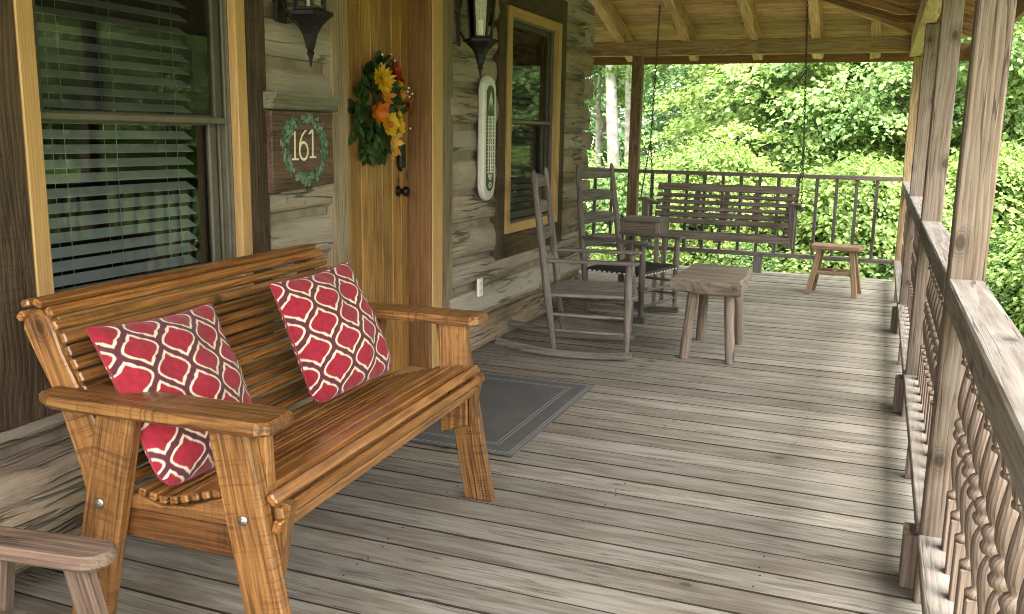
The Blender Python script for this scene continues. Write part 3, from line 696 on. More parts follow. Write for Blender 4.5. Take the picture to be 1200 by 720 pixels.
# seat slats: eight narrow ones in the dip, wide ones to the rounded front edge
seat = [(.690, .459, -.25, .029), (.722, .451, -.12, .029), (.754, .448, 0, .029), (.786, .451, .12, .029), (.818, .459, .22, .029), (.850, .469, .28, .029), (.882, .478, .28, .029), (.914, .487, .28, .029), (.951, .4975, .25, .038), (.994, .508, .22, .044), (1.044, .5165, .10, .052), (1.088, .506, -.9, .036), (1.109, .476, -1.35, .034), (1.098, .440, -1.85, .038)]
for i, (x, z, a, wv) in enumerate(seat):
    y0, y1 = (.043, BL - .043) if x < 1.07 else (.018, BL - .018)
    mb = MB(); mb.box((x, BL / 2, z), (y1 - y0 + rnd(-.004, .004), wv - .0065, .021), X=(0, 1, 0), Y=(math.cos(a), 0, math.sin(a)), Z=(-math.sin(a), 0, math.cos(a)), bev=.004, r=(i * .43 + .05) % 1)
    mb.build('seat_slat', M['bench_slat'], bench)
mb = MB(); mb.box((.985, BL / 2, .40), (BL - .15, .10, .025), X=(0, 1, 0), Y=(0, 0, 1), Z=(1, 0, 0), bev=.003); mb.build('seat_rail', M['bench'], bench)

# ------------------------------------------------------------------ cushions
def pillow_cols(u, v, cw, ch, ph, rot):
    """ogee trellis: 0 red, 1 cream, 2 maroon; u,v metres"""
    cr, sr = math.cos(rot), math.sin(rot); U = (u * cr - v * sr) / (cw / 2) + ph[0]; Wv = (u * sr + v * cr) / (ch / 2) + ph[1]
    a = (U + 1) % 2 - 1; par = np.floor((U + 1) / 2)
    best = None
    G = None
    for sh in (0, 1):
        a = (U + sh + 1) % 2 - 1; b = (Wv + sh + 1) % 2 - 1
        g = (1 + np.cos(PI * b)) / 2 - np.abs(a)               # > 0 inside this lattice's cells
        ga = np.sqrt((2 / cw) ** 2 + (PI / 2 * np.sin(PI * b) * 2 / ch) ** 2)
        d = g / ga
        lobe = .0022 * np.exp(-((np.abs(b) - .42) / .05) ** 2) - .0010 * np.exp(-((np.abs(b) - .58) / .06) ** 2)
        d = d - lobe
        G = d if G is None else np.maximum(G, d)
    return G
def make_pillow(label, c, A, B, size, ph, seed, lean):
    n = 190; t = np.linspace(-1, 1, n); a, b = np.meshgrid(t, t, indexing='ij')
    rs = np.random.RandomState(seed)
    A = np.array(A); B = np.array(B); A /= np.linalg.norm(A); B -= A * (A @ B); B /= np.linalg.norm(B); N = np.cross(A, B)
    pin = 1 - .085 * (1 - a ** 2) ** 0 * (1 - np.abs(b) ** 2.2) * np.abs(a) ** 3; pinb = 1 - .085 * (1 - np.abs(a) ** 2.2) * np.abs(b) ** 3
    x = a * pin * size / 2; y = b * pinb * size / 2
    crn = 1 - .13 * np.abs(a) ** 7 * np.abs(b) ** 7 * np.where(b < 0, 1., .25); x = x * crn; y = y * crn + np.where(b < 0, -.018 * (1 - a ** 2) * np.abs(b) ** 2, 0) * size
    puff = np.clip((1 - a ** 2), 0, 1) ** .55 * np.clip((1 - b ** 2), 0, 1) ** .55
    wr = np.zeros_like(a)
    for k in range(7):
        th = rs.uniform(0, PI); f = rs.uniform(4, 11); wr += np.sin((a * math.cos(th) + b * math.sin(th)) * f + rs.uniform(0, 6)) * rs.uniform(.3, 1)
    edge = np.exp(-((1 - np.maximum(np.abs(a), np.abs(b))) / .22))
    zf = (.085 - .014 * b) * puff + .0042 * wr * puff + .004 * edge * np.sin(a * 23 + 3 * b) * puff ** .5
    zb_ = -.066 * puff - .001 * wr * puff
    dz = lean(a, b)
    noise_ = np.array([[nz(i * .16, j * .16, seed) for j in range(n)] for i in range(n)])
    allv = []; cols = []; G = pillow_cols(a * size / 2, b * size / 2, .122, .148, ph, 0.)
    G2 = G + noise_ * .0011
    def ss(x, e0, e1): t = np.clip((x - e0) / (e1 - e0), 0, 1); return t * t * (3 - 2 * t)
    mar = np.array([.105, .025, .038]); cre = np.array([.70, .61, .47]); red = np.array([.285, .018, .034])
    m1 = ss(G2, .0066, .0080)[..., None]; m2 = ss(G2, .0132, .0146)[..., None]
    cc = mar * (1 - m1) + cre * m1; cc = cc * (1 - m2) + red * m2
    cc = cc * (1 + .22 * noise_[..., None])
    vs = []
    for zz in (zf, zb_):
        p = np.array(c)[None, None] + x[..., None] * A + y[..., None] * B + (zz + dz)[..., None] * N; vs.append(p.reshape(-1, 3))
    vs = np.concatenate(vs); i, j = np.meshgrid(np.arange(n - 1), np.arange(n - 1), indexing='ij'); q = (i * n + j).ravel()
    f1 = np.stack([q, q + n, q + n + 1, q + 1], 1); f2 = f1[:, ::-1] + n * n
    me = bpy.data.meshes.new('cushion'); me.from_pydata(vs - np.array(c), [], np.concatenate([f1, f2]).tolist())
    at_ = me.color_attributes.new('print', 'FLOAT_COLOR', 'POINT'); c4 = np.ones((2 * n * n, 4), dtype=np.float32); c4[:n * n, :3] = cc.reshape(-1, 3); c4[n * n:, :3] = cc.reshape(-1, 3)
    at_.data.foreach_set('color', c4.ravel()); me.polygons.foreach_set('use_smooth', [True] * len(me.polygons)); me.materials.append(M['pillow'])
    o = bpy.data.objects.new('cushion', me); COL.objects.link(o); o.location = c
    tag(o, label, 'cushion', 'red patterned cushions on the bench')
    # corner seam
    mb = MB(); pts = []
    for e in range(4):
        for k in range(0, n - 1, 6):
            ii, jj = [(k, 0), (n - 1, k), (n - 1 - k, n - 1), (0, n - 1 - k)][e]; pts.append(vs[ii * n + jj])
    pts.append(pts[0]); mb.tube(pts, .0028, 6, caps=False); mb.build('seam', M['seam'], None, at=c).parent = o
    o.children[0].location = (0, 0, 0)
    return o
def fabric():
    n = NT('printed_cotton'); c = n.attr('print', 'Color'); tc = n.node('ShaderNodeTexCoord').outputs['Object']
    wv = n.noise(tc, 900., 2, .5); big = n.noise(tc, 14., 4, .6)
    col = n.mix(n.math('MULTIPLY', wv, .22), c, (.02, .01, .01)); n.principled(col, .9, n.math('ADD', n.math('MULTIPLY', wv, .3), big), .35, .004, 0, .15, Sheen_Weight=.15)
    return n.mat
M['pillow'] = fabric(); M['seam'] = plain('maroon_seam', (.28, .022, .04), .9)
make_pillow('red cushion with cream and maroon trellis print, half hidden by the near armrest', (.655, 1.892, .664), (-.018, .999, -.046), (-.459, .033, .888), .462, (.35, .2), 3, lambda a, b: .012 * a * b)
make_pillow('red trellis cushion leaning on the middle of the bench back, clear of both armrests', (.700, 2.550, .710), (.114, .991, .071), (-.399, -.02, .917), .425, (.75, .55), 8, lambda a, b: -.01 * a * b)

# ------------------------------------------------------------------ door mat
def mat_mat():
    n = NT('ribbed_mat'); tc = n.node('ShaderNodeTexCoord').outputs['Object']; a = n.noise(tc, 700., 2, .6); b = n.noise(tc, 5., 4, .6); rb = n.node('ShaderNodeTexWave'); rb.inputs['Scale'].default_value = 60.
    n.set(rb.inputs['Vector'], tc); rb.bands_direction = 'Y'
    col = n.mix(a, (.055, .057, .057), (.135, .137, .135)); col = n.mix(n.math('MULTIPLY', n.ramp(b, .4, .7), .3), col, (.16, .15, .13))
    n.principled(col, .95, n.math('ADD', a, n.math('MULTIPLY', rb.outputs['Fac'], .6)), .5, .004, 0, .1); return n.mat
M['mat'] = mat_mat(); M['stripe'] = plain('mat_stripe', (.24, .24, .225), .9, 0, .3, 200, .3)
mb = MB(); x0, x1, y0, y1 = .10, .99, 3.457, 4.69
pl = [(x0, y0), (x1, y0 + .002), (x1 - .003, y1), (x0, y1)]
mb.prism(pl, (0, 0, .004), V(1, 0, 0), V(0, 1, 0), .008, bev=.003)
def ring(i, wd):
    a, b, c, d = x0 + i, x1 - i, y0 + i, y1 - i; z = .0128
    for (p, q, r_, s_) in ((a, b, c, c + wd), (a, b, d - wd, d), (a, a + wd, c + wd, d - wd), (b - wd, b, c + wd, d - wd)):
        mb.add([(p, r_, z), (q, r_, z), (q, s_, z), (p, s_, z)], [[0, 1, 2, 3]], m=1)
for i in (.012, .026, .105, .122): ring(i, .005)
o = mb.build('door_mat', [M['mat'], M['stripe']], at=(.5, 4.05, 0)); tag(o, 'flat grey door mat with pale border stripes on the deck', 'mat')

# ------------------------------------------------------------------ rocking chairs (local: facing +x)
def rocker(label, loc, rz, mat, slab):
    t = thing('rocking_chair', label, 'rocking chair', loc, rz, 'ladder back rocking chairs'); m = M[mat]; Wd = .275
    fx, rx = .235, -.225
    def rpt(u): return .030 + .28 * max(0, (u - .0)) ** 2.2 * 1. if u > 0 else .030 + .21 * (-u) ** 2.1
    for sy in (-1, 1):
        y = sy * Wd
        mb = MB(); us = [(-.58 + .85 * i / 24) for i in range(25)]; top = [(u, rpt(u) + .022) for u in us]; bot = [(u, rpt(u) - .022) for u in us]
        mb.prism(bot + top[::-1], (0, y + .016, 0), *XZ, .032, grain=(1, 0), bev=.004); mb.build('rocker_runner', m, t)
        zf, zr = rpt(fx) + .015, rpt(rx) + .015
        mb = MB(); hgt = [zf, .12, .2, .33, .40, .50, .60]; mb.tube([(fx - .01 * (z - zf), y, z) for z in hgt], [.014, .018, .021, .0235, .0235, .022, .017], 12); mb.build('front_leg', m, t)
        mb = MB(); zz = [zr, .12, .25, .40, .60, .80, 1.0, 1.11, 1.135, 1.15]; rr = [.014, .019, .022, .024, .024, .022, .019, .017, .014, .006]
        mb.tube([(rx + .02 - .135 * z, y * (1 + (.02 if slab else -.12) * max(0, z - .4)), z) for z in zz], rr, 12); mb.build('back_post', m, t)
        mb = MB(); pts = [(-.285, y * .985 - .02 * sy), (.20, y - .035 * sy), (.275, y - .045 * sy), (.295, y - .01 * sy), (.285, y + .035 * sy), (.22, y + .042 * sy), (-.285, y * .985 + .022 * sy)]
        mb.prism(pts, (0, 0, .598), V(1, 0, 0), V(0, 1, 0), .02, grain=(1, 0), bev=.005); mb.build('armrest', m, t)
        for z, r_ in ((.17, .012), (.27, .012)):
            mb = MB(); mb.tube([(rx - .01, y, z + .01), ((fx + rx) / 2, y, z), (fx, y, z)], [.009, r_, .009], 8); mb.build('rung', m, t)
    for i, z in enumerate((.53, .70, .87, 1.035)):
        xb = rx + .02 - .135 * z; hw = Wd * (1 + (.02 if slab else -.12) * (z - .4)); mb = MB(); n = 12; vs = []; gs = []; h = .085
        for k in range(n + 1):
            u = -1 + 2 * k / n; yy = u * hw; bow = -.03 * (1 - u * u); th = h * (.72 + .28 * (1 - u * u))
            for dz, dx in ((0, -.006), (0, .006), (th, .006 - .022), (th, -.006 - .022)):
                vs.append((xb + bow + dx, yy, z + dz)); gs.append((yy, dz, dx))
        fs = [[k * 4 + a, k * 4 + (a + 1) % 4, k * 4 + 4 + (a + 1) % 4, k * 4 + 4 + a] for k in range(n) for a in range(4)] + [[3, 2, 1, 0], [n * 4, n * 4 + 1, n * 4 + 2, n * 4 + 3]]
        mb.add(vs, fs, gs); mb.build('ladder_slat', m, t)
    for (x, z) in ((fx, .14), (fx, .25), (rx - .005, .19)):
        mb = MB(); mb.tube([(x, -Wd, z), (x, 0, z), (x, Wd, z)], [.009, .012, .009], 8); mb.build('rung', m, t)
    if slab:
        mb = MB()
        for k in range(6):
            y = -.24 + .096 * k; mb.box((.01, y, .398), (.53, .09, .02), bev=.004)
        mb.build('seat', m, t)
    else:
        mb = MB(); n = 22
        for k in range(n):                                      # woven straps
            x = -.215 + .45 * k / (n - 1); mb.tube([(x, -.27, .385), (x, -.15, .378), (x, 0, .372), (x, .15, .378), (x, .27, .385)], .011, 6, flat=.5)
        for k in range(24):
            y = -.26 + .52 * k / 23; mb.tube([(-.23, y, .389), (-.1, y, .388 - .006 * (1 - abs(y) / .27)), (.1, y, .386 - .006 * (1 - abs(y) / .27)), (.245, y, .389)], .007, 5, flat=.5)
        for x in (fx, rx): mb.tube([(x, -Wd, .38), (x, Wd, .38)], .014, 8)
        for y in (-Wd, Wd): mb.tube([(rx, y, .38), (fx, y, .38)], .014, 8)
        for k in range(11):
            for x in (fx + .012,): mb.box((x, -.24 + .048 * k, .372), (.006, .024, .012), bev=.002, m=1)
            mb.box((-.2 + .042 * k, -Wd - .013, .372), (.022, .006, .012), bev=.002, m=1)
        mb.build('seat', [M['woven'], M['cord']], t)
    return t
M['woven'] = plain('woven_black', (.022, .02, .018), .8, 0, .4, 90, .5); M['cord'] = plain('pale_cord', (.48, .46, .40), .8)
rocker('grey weathered ladder-back rocking chair with slatted wooden seat, nearer to the door', (.7075, 5.537, 0), math.radians(12.5), 'rocker', True)
rocker('ladder-back rocking chair with black woven seat by the cabin corner', (.655, 6.74, 0), math.radians(-14.5), 'rocker_dark', False)

# ------------------------------------------------------------------ thick slab stool and small tan stool
t = thing('slab_stool', 'weathered stool with a thick wood slab top on four peg legs', 'stool', (1.435, 5.85, 0))
mb = MB(); n = 28; poly = []
cs = [(-.235, -.315), (.205, -.375), (.175, .36), (-.225, .405)]
for i in range(4):
    a, b = cs[i], cs[(i + 1) % 4]
    for k in range(7):
        u = k / 7; poly.append((a[0] + (b[0] - a[0]) * u + nz(i * 3 + u * 3, 1, 2) * .016, a[1] + (b[1] - a[1]) * u + nz(i * 3 + u * 3, 7, 2) * .016))
mb.prism(poly, (0, 0, .425), V(1, 0, 0), V(0, 1, 0), .088, grain=(1, .05), bev=.012, r=.35)
mb.v = [(x, y, z + (nz(x * 5, y * 5, 4) * .012 if z < .47 else nz(x * 4, y * 4, 9) * .004)) for x, y, z in mb.v]
mb.build('seat', M['stool'], t)
for (x, y, x2, y2) in ((-.135, -.275, -.105, -.22), (.154, -.304, .115, -.23), (-.135, .287, -.11, .22), (.129, .273, .105, .21)):
    mb = MB(); mb.tube([(x, y, 0), (x + .2 * (x2 - x), y + .2 * (y2 - y), .1), ((x + x2) / 2, (y + y2) / 2, .2), (x2, y2, .44)], [.028, .032, .031, .033], 10); mb.build('leg', M['stool'], t)
t = thing('splay_leg_stool', 'small tan wooden stool with splayed legs near the corner post', 'stool', (2.045, 8.59, 0), math.radians(-6))
mb = MB(); mb.prism([(-.20, -.115), (.20, -.115), (.215, -.10), (.215, .10), (.20, .115), (-.20, .115), (-.215, .10), (-.215, -.10)], (0, 0, .40), V(1, 0, 0), V(0, 1, 0), .042, grain=(1, 0), bev=.008); mb.build('seat', M['stool_tan'], t)
for sx in (-1, 1):
    for sy in (-1, 1):
        mb = MB(); mb.beam((sx * .20, sy * .145, 0), (sx * .135, sy * .07, .402), .045, .036, up=(0, 1, 0), bev=.004); mb.build('leg', M['stool_tan'], t)
for sy in (-1, 1):
    mb = MB(); mb.beam((-.165, sy * .108, .20), (.165, sy * .108, .20), .022, .03); mb.build('stretcher', M['stool_tan'], t)
mb = MB(); mb.beam((0, -.1, .215), (0, .1, .215), .022, .03); mb.build('stretcher', M['stool_tan'], t)

# ------------------------------------------------------------------ porch swing on chains
t = thing('porch_swing', 'dark brown slatted porch swing hanging on chains at the back railing', 'porch swing', (.985, 8.60, .45))
def sw(x, y, z): return (x - .985, y - 8.60, z - .45)
xa, xb_ = .33, 1.655
for i, z in enumerate((.565, .625, .685, .745, .805, .885)):
    y = 8.80 + (z - .48) * .38; hh = .05 if i < 2 else (.036 if i < 5 else .072)
    mb = MB(); mb.box(sw((xa + xb_) / 2, y, z), (xb_ - xa, hh, .02), X=(1, 0, 0), Y=(0, .36, .93), Z=(0, -.93, .36), bev=.003); mb.build('back_slat', M['swing'], t)
for x in (.41, .72, 1.0, 1.28, 1.58):
    mb = MB(); mb.beam(sw(x, 8.845, .50), sw(x, 8.985, .90), .05, .028, up=(0, 1, 0)); mb.build('back_stile', M['swing'], t)
for i in range(7):
    y = 8.42 + .058 * i; z = .50 - .03 * i / 6 + (-.0 if i else -.012)
    mb = MB(); mb.box(sw((xa + xb_) / 2 - .025, y, z), (xb_ - xa + .03, .052, .02), X=(1, 0, 0), Y=(0, .99, -.08), Z=(0, .08, .99), bev=.004); mb.build('seat_slat', M['swing'], t)
mb = MB(); mb.box(sw((xa + xb_) / 2 - .025, 8.392, .468), (xb_ - xa + .03, .055, .02), X=(1, 0, 0), Y=(0, 0, 1), Z=(0, -1, 0), bev=.004); mb.build('seat_slat', M['swing'], t)
for x in (.40, 1.0, 1.60):
    mb = MB(); mb.beam(sw(x, 8.40, .455), sw(x, 8.86, .435), .04, .075); mb.build('seat_rail', M['swing'], t)
for s_, x in ((-1, .315), (1, 1.675)):
    mb = MB(); mb.beam(sw(x, 8.36, .80), sw(x, 8.95, .715), .095, .024, bev=.006); mb.build('armrest', M['swing'], t)
    mb = MB(); mb.beam(sw(x - s_ * .02, 8.43, .40), sw(x - s_ * .02, 8.42, .785), .05, .075, up=(0, 1, 0)); mb.build('arm_post', M['rocker_dark'], t)
def chain(mb, p, q):
    p, q = Vector(p), Vector(q); d = q - p; n = max(2, int(d.length / .030)); X, Y, Z = basis(d)
    for i in range(n):
        c = p + d * ((i + .5) / n); A, B = (Y, Z) if i % 2 else (Z, Y); L = d.length / n * .66; pts = []
        for k in range(9):
            a = 2 * PI * k / 8; pts.append(c + X * (math.cos(a) * L) + A * (math.sin(a) * .0085))
        mb.tube(pts, .0032, 5, caps=False)
for x, xt, zt_ in ((.292, .300, 2.57), (1.69, 1.62, 2.57)):
    mb = MB(); j = sw(x + .02 * (xt - x), 8.70, 1.32)
    chain(mb, sw(xt, 8.80, zt_), j); chain(mb, j, sw(x, 8.40, .80)); chain(mb, j, sw(x, 8.92, .73)); mb.build('chain', M['chain'], t)

# ------------------------------------------------------------------ little dark stand behind the second rocker
t = thing('side_table', 'small dark wooden side table behind the rocker with black seat', 'table', (.57, 7.42, 0))
mb = MB(); mb.box((0, 0, .692), (.34, .34, .024), bev=.005); mb.build('tabletop', M['swing'], t)
for (x, y, sx, sy) in ((0, -.145, .28, .02), (0, .145, .28, .02), (-.145, 0, .02, .27), (.145, 0, .02, .27)):
    mb = MB(); mb.box((x, y, .62), (sx, sy, .115) if sx > sy else (sx, sy, .115), bev=.003); mb.build('apron', M['swing'], t)
for sx in (-1, 1):
    for sy in (-1, 1):
        mb = MB(); mb.box((sx * .145, sy * .145, .34), (.68, .035, .035), X=(0, 0, 1), Y=(0, 1, 0), Z=(-1, 0, 0)); mb.build('leg', M['swing'], t)

# ------------------------------------------------------------------ low weathered chair at the left edge, only its arm in the picture
t = thing('low_armchair', 'reddish grey weathered armchair at the left edge, only one armrest and legs visible', 'armchair', (.808, 1.0, 0), math.radians(8))
for sy, y in ((1, .235), (-1, -.235)):
    m = M['chair']
    pts = [(-.38, y - .045), (.16, y - .05)] + [(.185 + .055 * math.sin(q), y - .05 * math.cos(q)) for q in [PI * k / 10 for k in range(1, 10)]] + [(.16, y + .05), (-.38, y + .045)]
    mb = MB(); mb.prism(pts, (0, 0, .512), V(1, 0, 0), V(0, 1, 0), .032, grain=(1, 0), bev=.009, r=.4); mb.build('armrest', m, t)
    mb = MB(); mb.beam((.155, y, .512), (.285, y, 0), .034, .055, up=(1, 0, 0), bev=.006); mb.build('leg', m, t)
    mb = MB(); mb.beam((-.03, y, .512), (-.105, y, 0), .034, .065, up=(1, 0, 0), bev=.006); mb.build('leg', m, t)
    mb = MB(); mb.beam((-.36, y * .86, .30), (.21, y * .86, .34), .03, .075); mb.build('seat_rail', m, t)
for i in range(6):
    mb = MB(); x = -.26 + .088 * i; mb.box((x, 0, .36 + .008 * i), (.42, .08, .02), X=(0, 1, 0), Y=(-1, 0, 0), Z=(0, 0, 1), bev=.004); mb.build('seat_slat', M['chair'], t)
for i in range(5):
    y = -.16 + .08 * i; mb = MB(); mb.beam((-.27, y, .33), (-.43, y, .80), .07, .02, up=(1, 0, 0), bev=.005); mb.build('back_slat', M['chair'], t)
for z, x in ((.42, -.318), (.72, -.42)):
    mb = MB(); mb.box((x, 0, z), (.44, .025, .06), X=(0, 1, 0), Y=(-1, 0, 0), Z=(0, 0, 1), bev=.004); mb.build('back_rail', M['chair'], t)

# ------------------------------------------------------------------ house number board
M['sign'] = wood('sign_board', (.05, .028, .018), (.155, .095, .065), .7, 70, .35, .4, .6, .2, cracks=.6, stain=.4)
M['sign_top'] = wood('sign_moulding', (.10, .095, .06), (.235, .225, .155), .75, 70, .3, .4, .5, .2, cracks=.4)
M['paint_cream'] = plain('cream_paint', (.78, .74, .58), .6, 0, .06); M['sage'] = leaf_mat('sage_paint', [(.07, .17, .11), (.13, .27, .17), (.20, .34, .24), (.40, .44, .32)])
SX = .058
t = thing('number_sign', 'dark wooden house number board reading 161 inside a painted green wreath', 'sign', (.02, 3.37, 1.10), world=True)
mb = MB(); vpl = [(3.155, 1.105), (3.605, 1.128), (3.60, 1.442), (3.155, 1.437)]
mb.prism(vpl, (.024, 0, 0), V(0, 1, 0), V(0, 0, 1), SX - .024, grain=(1, 0), bev=.004, r=.3); board = sub(mb.build('board', M['sign'], t))
mb = MB(); pf = [(.024, 1.445), (.066, 1.445), (.078, 1.453), (.070, 1.468), (.080, 1.480), (.094, 1.498), (.094, 1.512), (.024, 1.512)]
mb.prism(pf, (0, 3.625, 0), V(1, 0, 0), V(0, 0, 1), .482, grain=(0, 0.001) if False else (1, 0), bev=.003)
mb.g = [(p[1], p[0], p[2]) for p in mb.v]; mb.build('moulding', M['sign_top'], t)
mb = MB()
def stroke(mb, pts, ws, x=SX + .0015):
    P = [Vector((0, a, b)) for a, b in pts]; L = []; Rr = []
    for i, p in enumerate(P):
        d = (P[min(i + 1, len(P) - 1)] - P[max(i - 1, 0)]).normalized(); nrm = Vector((0, -d.z, d.y)); wv = ws[i] if hasattr(ws, '__len__') else ws
        L.append(p + nrm * wv / 2); Rr.append(p - nrm * wv / 2)
    vs = [(x, p.y, p.z) for p in L + Rr]; n = len(P); mb.add(vs, [[i, i + 1, n + i + 1, n + i] for i in range(n - 1)])
def one(y, z, h):
    stroke(mb, [(y, z), (y + .002, z + h * .5), (y + .003, z + h)], [.0125, .0115, .0125]); stroke(mb, [(y + .004, z + h), (y - .012, z + h * .93), (y - .028, z + h * .84)], [.013, .011, .005], SX + .0019)
    stroke(mb, [(y - .024, z + .003), (y + .026, z + .003)], .008, SX + .0019)
one(3.306, 1.238, .118); one(3.437, 1.245, .118)
c = (3.371, 1.275); stroke(mb, [(c[0] + .030 * math.cos(a), c[1] + .036 * math.sin(a)) for a in [2 * PI * k / 28 for k in range(29)]], .0115)
stroke(mb, [(c[0] - .030, c[1] + .002), (c[0] - .027, c[1] + .030), (c[0] - .012, c[1] + .062), (c[0] + .012, c[1] + .083), (c[0] + .024, c[1] + .087)], [.0115, .0115, .0105, .008, .004], SX + .0019)
mb.build('house_number', M['paint_cream'], board)
mb = MB()
for i in range(260):
    a = rnd(0, 2 * PI); rr = 1.02 + max(-.14, random.gauss(0, .11)); p = V(SX + .001 + i * 8e-6, 3.385 + (.140 * rr) * math.cos(a), 1.285 + .126 * rr * math.sin(a)); th = a + PI / 2 + random.gauss(0, .9)
    L, wv = rnd(.016, .042), rnd(.009, .022); d = V(0, math.cos(th), math.sin(th)); q = V(0, -d.z, d.y)
    mb.add([p - d * L / 2, p + q * wv / 2 - d * L * .1, p + q * wv * .4 + d * L * .2, p + d * L / 2, p - q * wv * .4 + d * L * .2, p - q * wv / 2 - d * L * .1], [[0, 1, 2, 3, 4, 5][::-1]])
mb.build('painted_wreath', M['sage'], board); t.location.y -= .034

# ------------------------------------------------------------------ wall lanterns
def lantern(label, loc, rz=0.):
    t = thing('wall_lantern', label, 'lantern', loc, rz, 'black wall lanterns'); n = 6; I = M['iron']
    def hexa(prof, rot=0.):
        mb = MB(); vs = []; fs = []
        for r_, z in prof:
            for k in range(n): a = 2 * PI * k / n + rot; vs.append((r_ * math.cos(a), r_ * math.sin(a), z))
        for i in range(len(prof) - 1):
            for k in range(n): fs.append([i * n + k, i * n + (k + 1) % n, (i + 1) * n + (k + 1) % n, (i + 1) * n + k])
        fs += [list(range(n))[::-1], [(len(prof) - 1) * n + k for k in range(n)]]; mb.add(vs, fs); return mb
    hexa([(.003, -.205), (.010, -.165), (.017, -.150), (.012, -.140), (.020, -.128), (.026, -.10), (.034, -.075), (.052, -.045), (.088, -.012), (.101, -.006), (.101, .008), (.080, .014)]).build('base', I, t)
    g = hexa([(.060, .015), (.082, .27)]); g.build('lamp_glass', M['lamp_glass'], t)
    mb = MB()
    for k in range(n):
        a = 2 * PI * k / n; mb.beam((.062 * math.cos(a), .062 * math.sin(a), .012), (.085 * math.cos(a), .085 * math.sin(a), .275), .011, .011, up=(math.cos(a), math.sin(a), 0), bev=.002)
    for r_, z in ((.063, .02), (.084, .268)):
        for k in range(n):
            a, b = 2 * PI * k / n, 2 * PI * (k + 1) / n; mb.beam((r_ * math.cos(a), r_ * math.sin(a), z), (r_ * math.cos(b), r_ * math.sin(b), z), .01, .012, bev=.002)
    mb.build('cage', I, t)
    hexa([(.085, .275), (.112, .280), (.112, .29), (.07, .33), (.035, .375), (.02, .39), (.028, .405), (.012, .42), (.004, .45)]).build('cap', I, t)
    mb = MB(); mb.lathe([(.013, .014), (.013, .10), (.016, .105), (.015, .115)], (0, 0, 0), n=10); mb.lathe([(.008, .115), (.014, .14), (.012, .17), (.003, .20)], (0, 0, 0), n=10, m=1)
    mb.build('bulb', [M['paint_cream'], M['lamp_glass']], t)
    mb = MB(); mb.box((-.125, 0, .12), (.014, .10, .30), bev=.006); mb.tube([(-.12, 0, .18), (-.10, 0, .33), (-.06, 0, .42), (0, 0, .425)], .008, 8); mb.tube([(-.12, 0, .05), (-.09, 0, .0), (-.05, 0, -.01)], .007, 8)
    mb.build('wall_bracket', I, t); return t
lantern('black iron lantern between the large window and the door, above the number board', (.140, 3.285, 1.822), .2)
lantern('black iron lantern right of the door, above the long thermometer', (.140, 5.01, 1.885), .4)

# ------------------------------------------------------------------ thermometer
t = thing('wall_thermometer', 'tall white framed oblong thermometer on the log wall beside the second window', 'thermometer', (.03, 5.33, .94), world=True)
def stad(y, z0, z1, wv, n=12):
    r_ = wv / 2; return [(y + r_ * math.cos(a), z1 - r_ + r_ * math.sin(a)) for a in [PI * k / n for k in range(n + 1)]] + [(y - r_ * math.cos(a), z0 + r_ - r_ * math.sin(a)) for a in [PI * k / n for k in range(n + 1)]]
YZ = (V(0, 1, 0), V(0, 0, 1)); yc = 5.335
mb = MB(); mb.prism(stad(yc, .945, 1.715, .20), (.022, 0, 0), *YZ, .045, bev=.012); mb.build('frame', M['white'], t)
M['panel'] = plain('dark_green_panel', (.045, .06, .042), .5, 0, .5, 25, .1); mb = MB(); mb.prism(stad(yc, 1.005, 1.655, .118), (.066, 0, 0), *YZ, .004, bev=.001); pn = sub(mb.build('dial_panel', M['panel'], t))
mb = MB()
for sgn in (-1, 1):
    mb.beam((.0712, yc + sgn * .03, 1.115), (.0712, yc + sgn * .03, 1.47), .017, .001, up=(1, 0, 0), bev=.0002)
    for k in range(17): mb.beam((.0724, yc + sgn * .03 - .022, 1.125 + .021 * k), (.0724, yc + sgn * .03 + .022, 1.125 + .021 * k), .004 if k % 2 else .009, .0008, up=(1, 0, 0), bev=.0002)
for (z0, z1, s_) in ((1.09, 1.11, .03), (1.075, 1.088, .018)): mb.beam((.0712, yc - s_, (z0 + z1) / 2), (.0712, yc + s_, (z0 + z1) / 2), z1 - z0, .001, up=(1, 0, 0), bev=.0002)
for a in (-.34, -.17, 0, .17, .34):
    p = V(.0712, yc, 1.62); d = V(0, math.sin(a), -math.cos(a)); q = V(0, d.z, -d.y); mb.add([p, p + d * .06 + q * .006, p + d * .13, p + d * .06 - q * .006], [[0, 1, 2, 3]])
for k in range(5):
    cz_ = 1.02 + .012 * k; mb.tube([(.0712, yc + .012 * math.cos(b) * (1 + k * .25), 1.043 + .008 * math.sin(b) * (1 + k * .4)) for b in [2 * PI * j / 12 for j in range(13)]], .0011, 4, caps=False)
mb.build('scale_marks', M['white'], pn)
mb = MB(); mb.tube([(.073, yc, 1.12), (.073, yc, 1.47)], .003, 6); mb.build('glass_tube', M['steel'], pn)

# ------------------------------------------------------------------ outlet
t = thing('wall_outlet', 'small white outlet cover on the lower logs beyond the door', 'outlet', (.03, 5.26, .34), world=True)
mb = MB(); mb.box((.040, 5.262, .398), (.014, .075, .118), bev=.004); pl_ = sub(mb.build('cover_plate', M['outlet'], t))
mb = MB()
for z in (.375, .421): mb.box((.0475, 5.262, z), (.003, .034, .030), bev=.001)
mb.build('socket', M['white'], pl_)

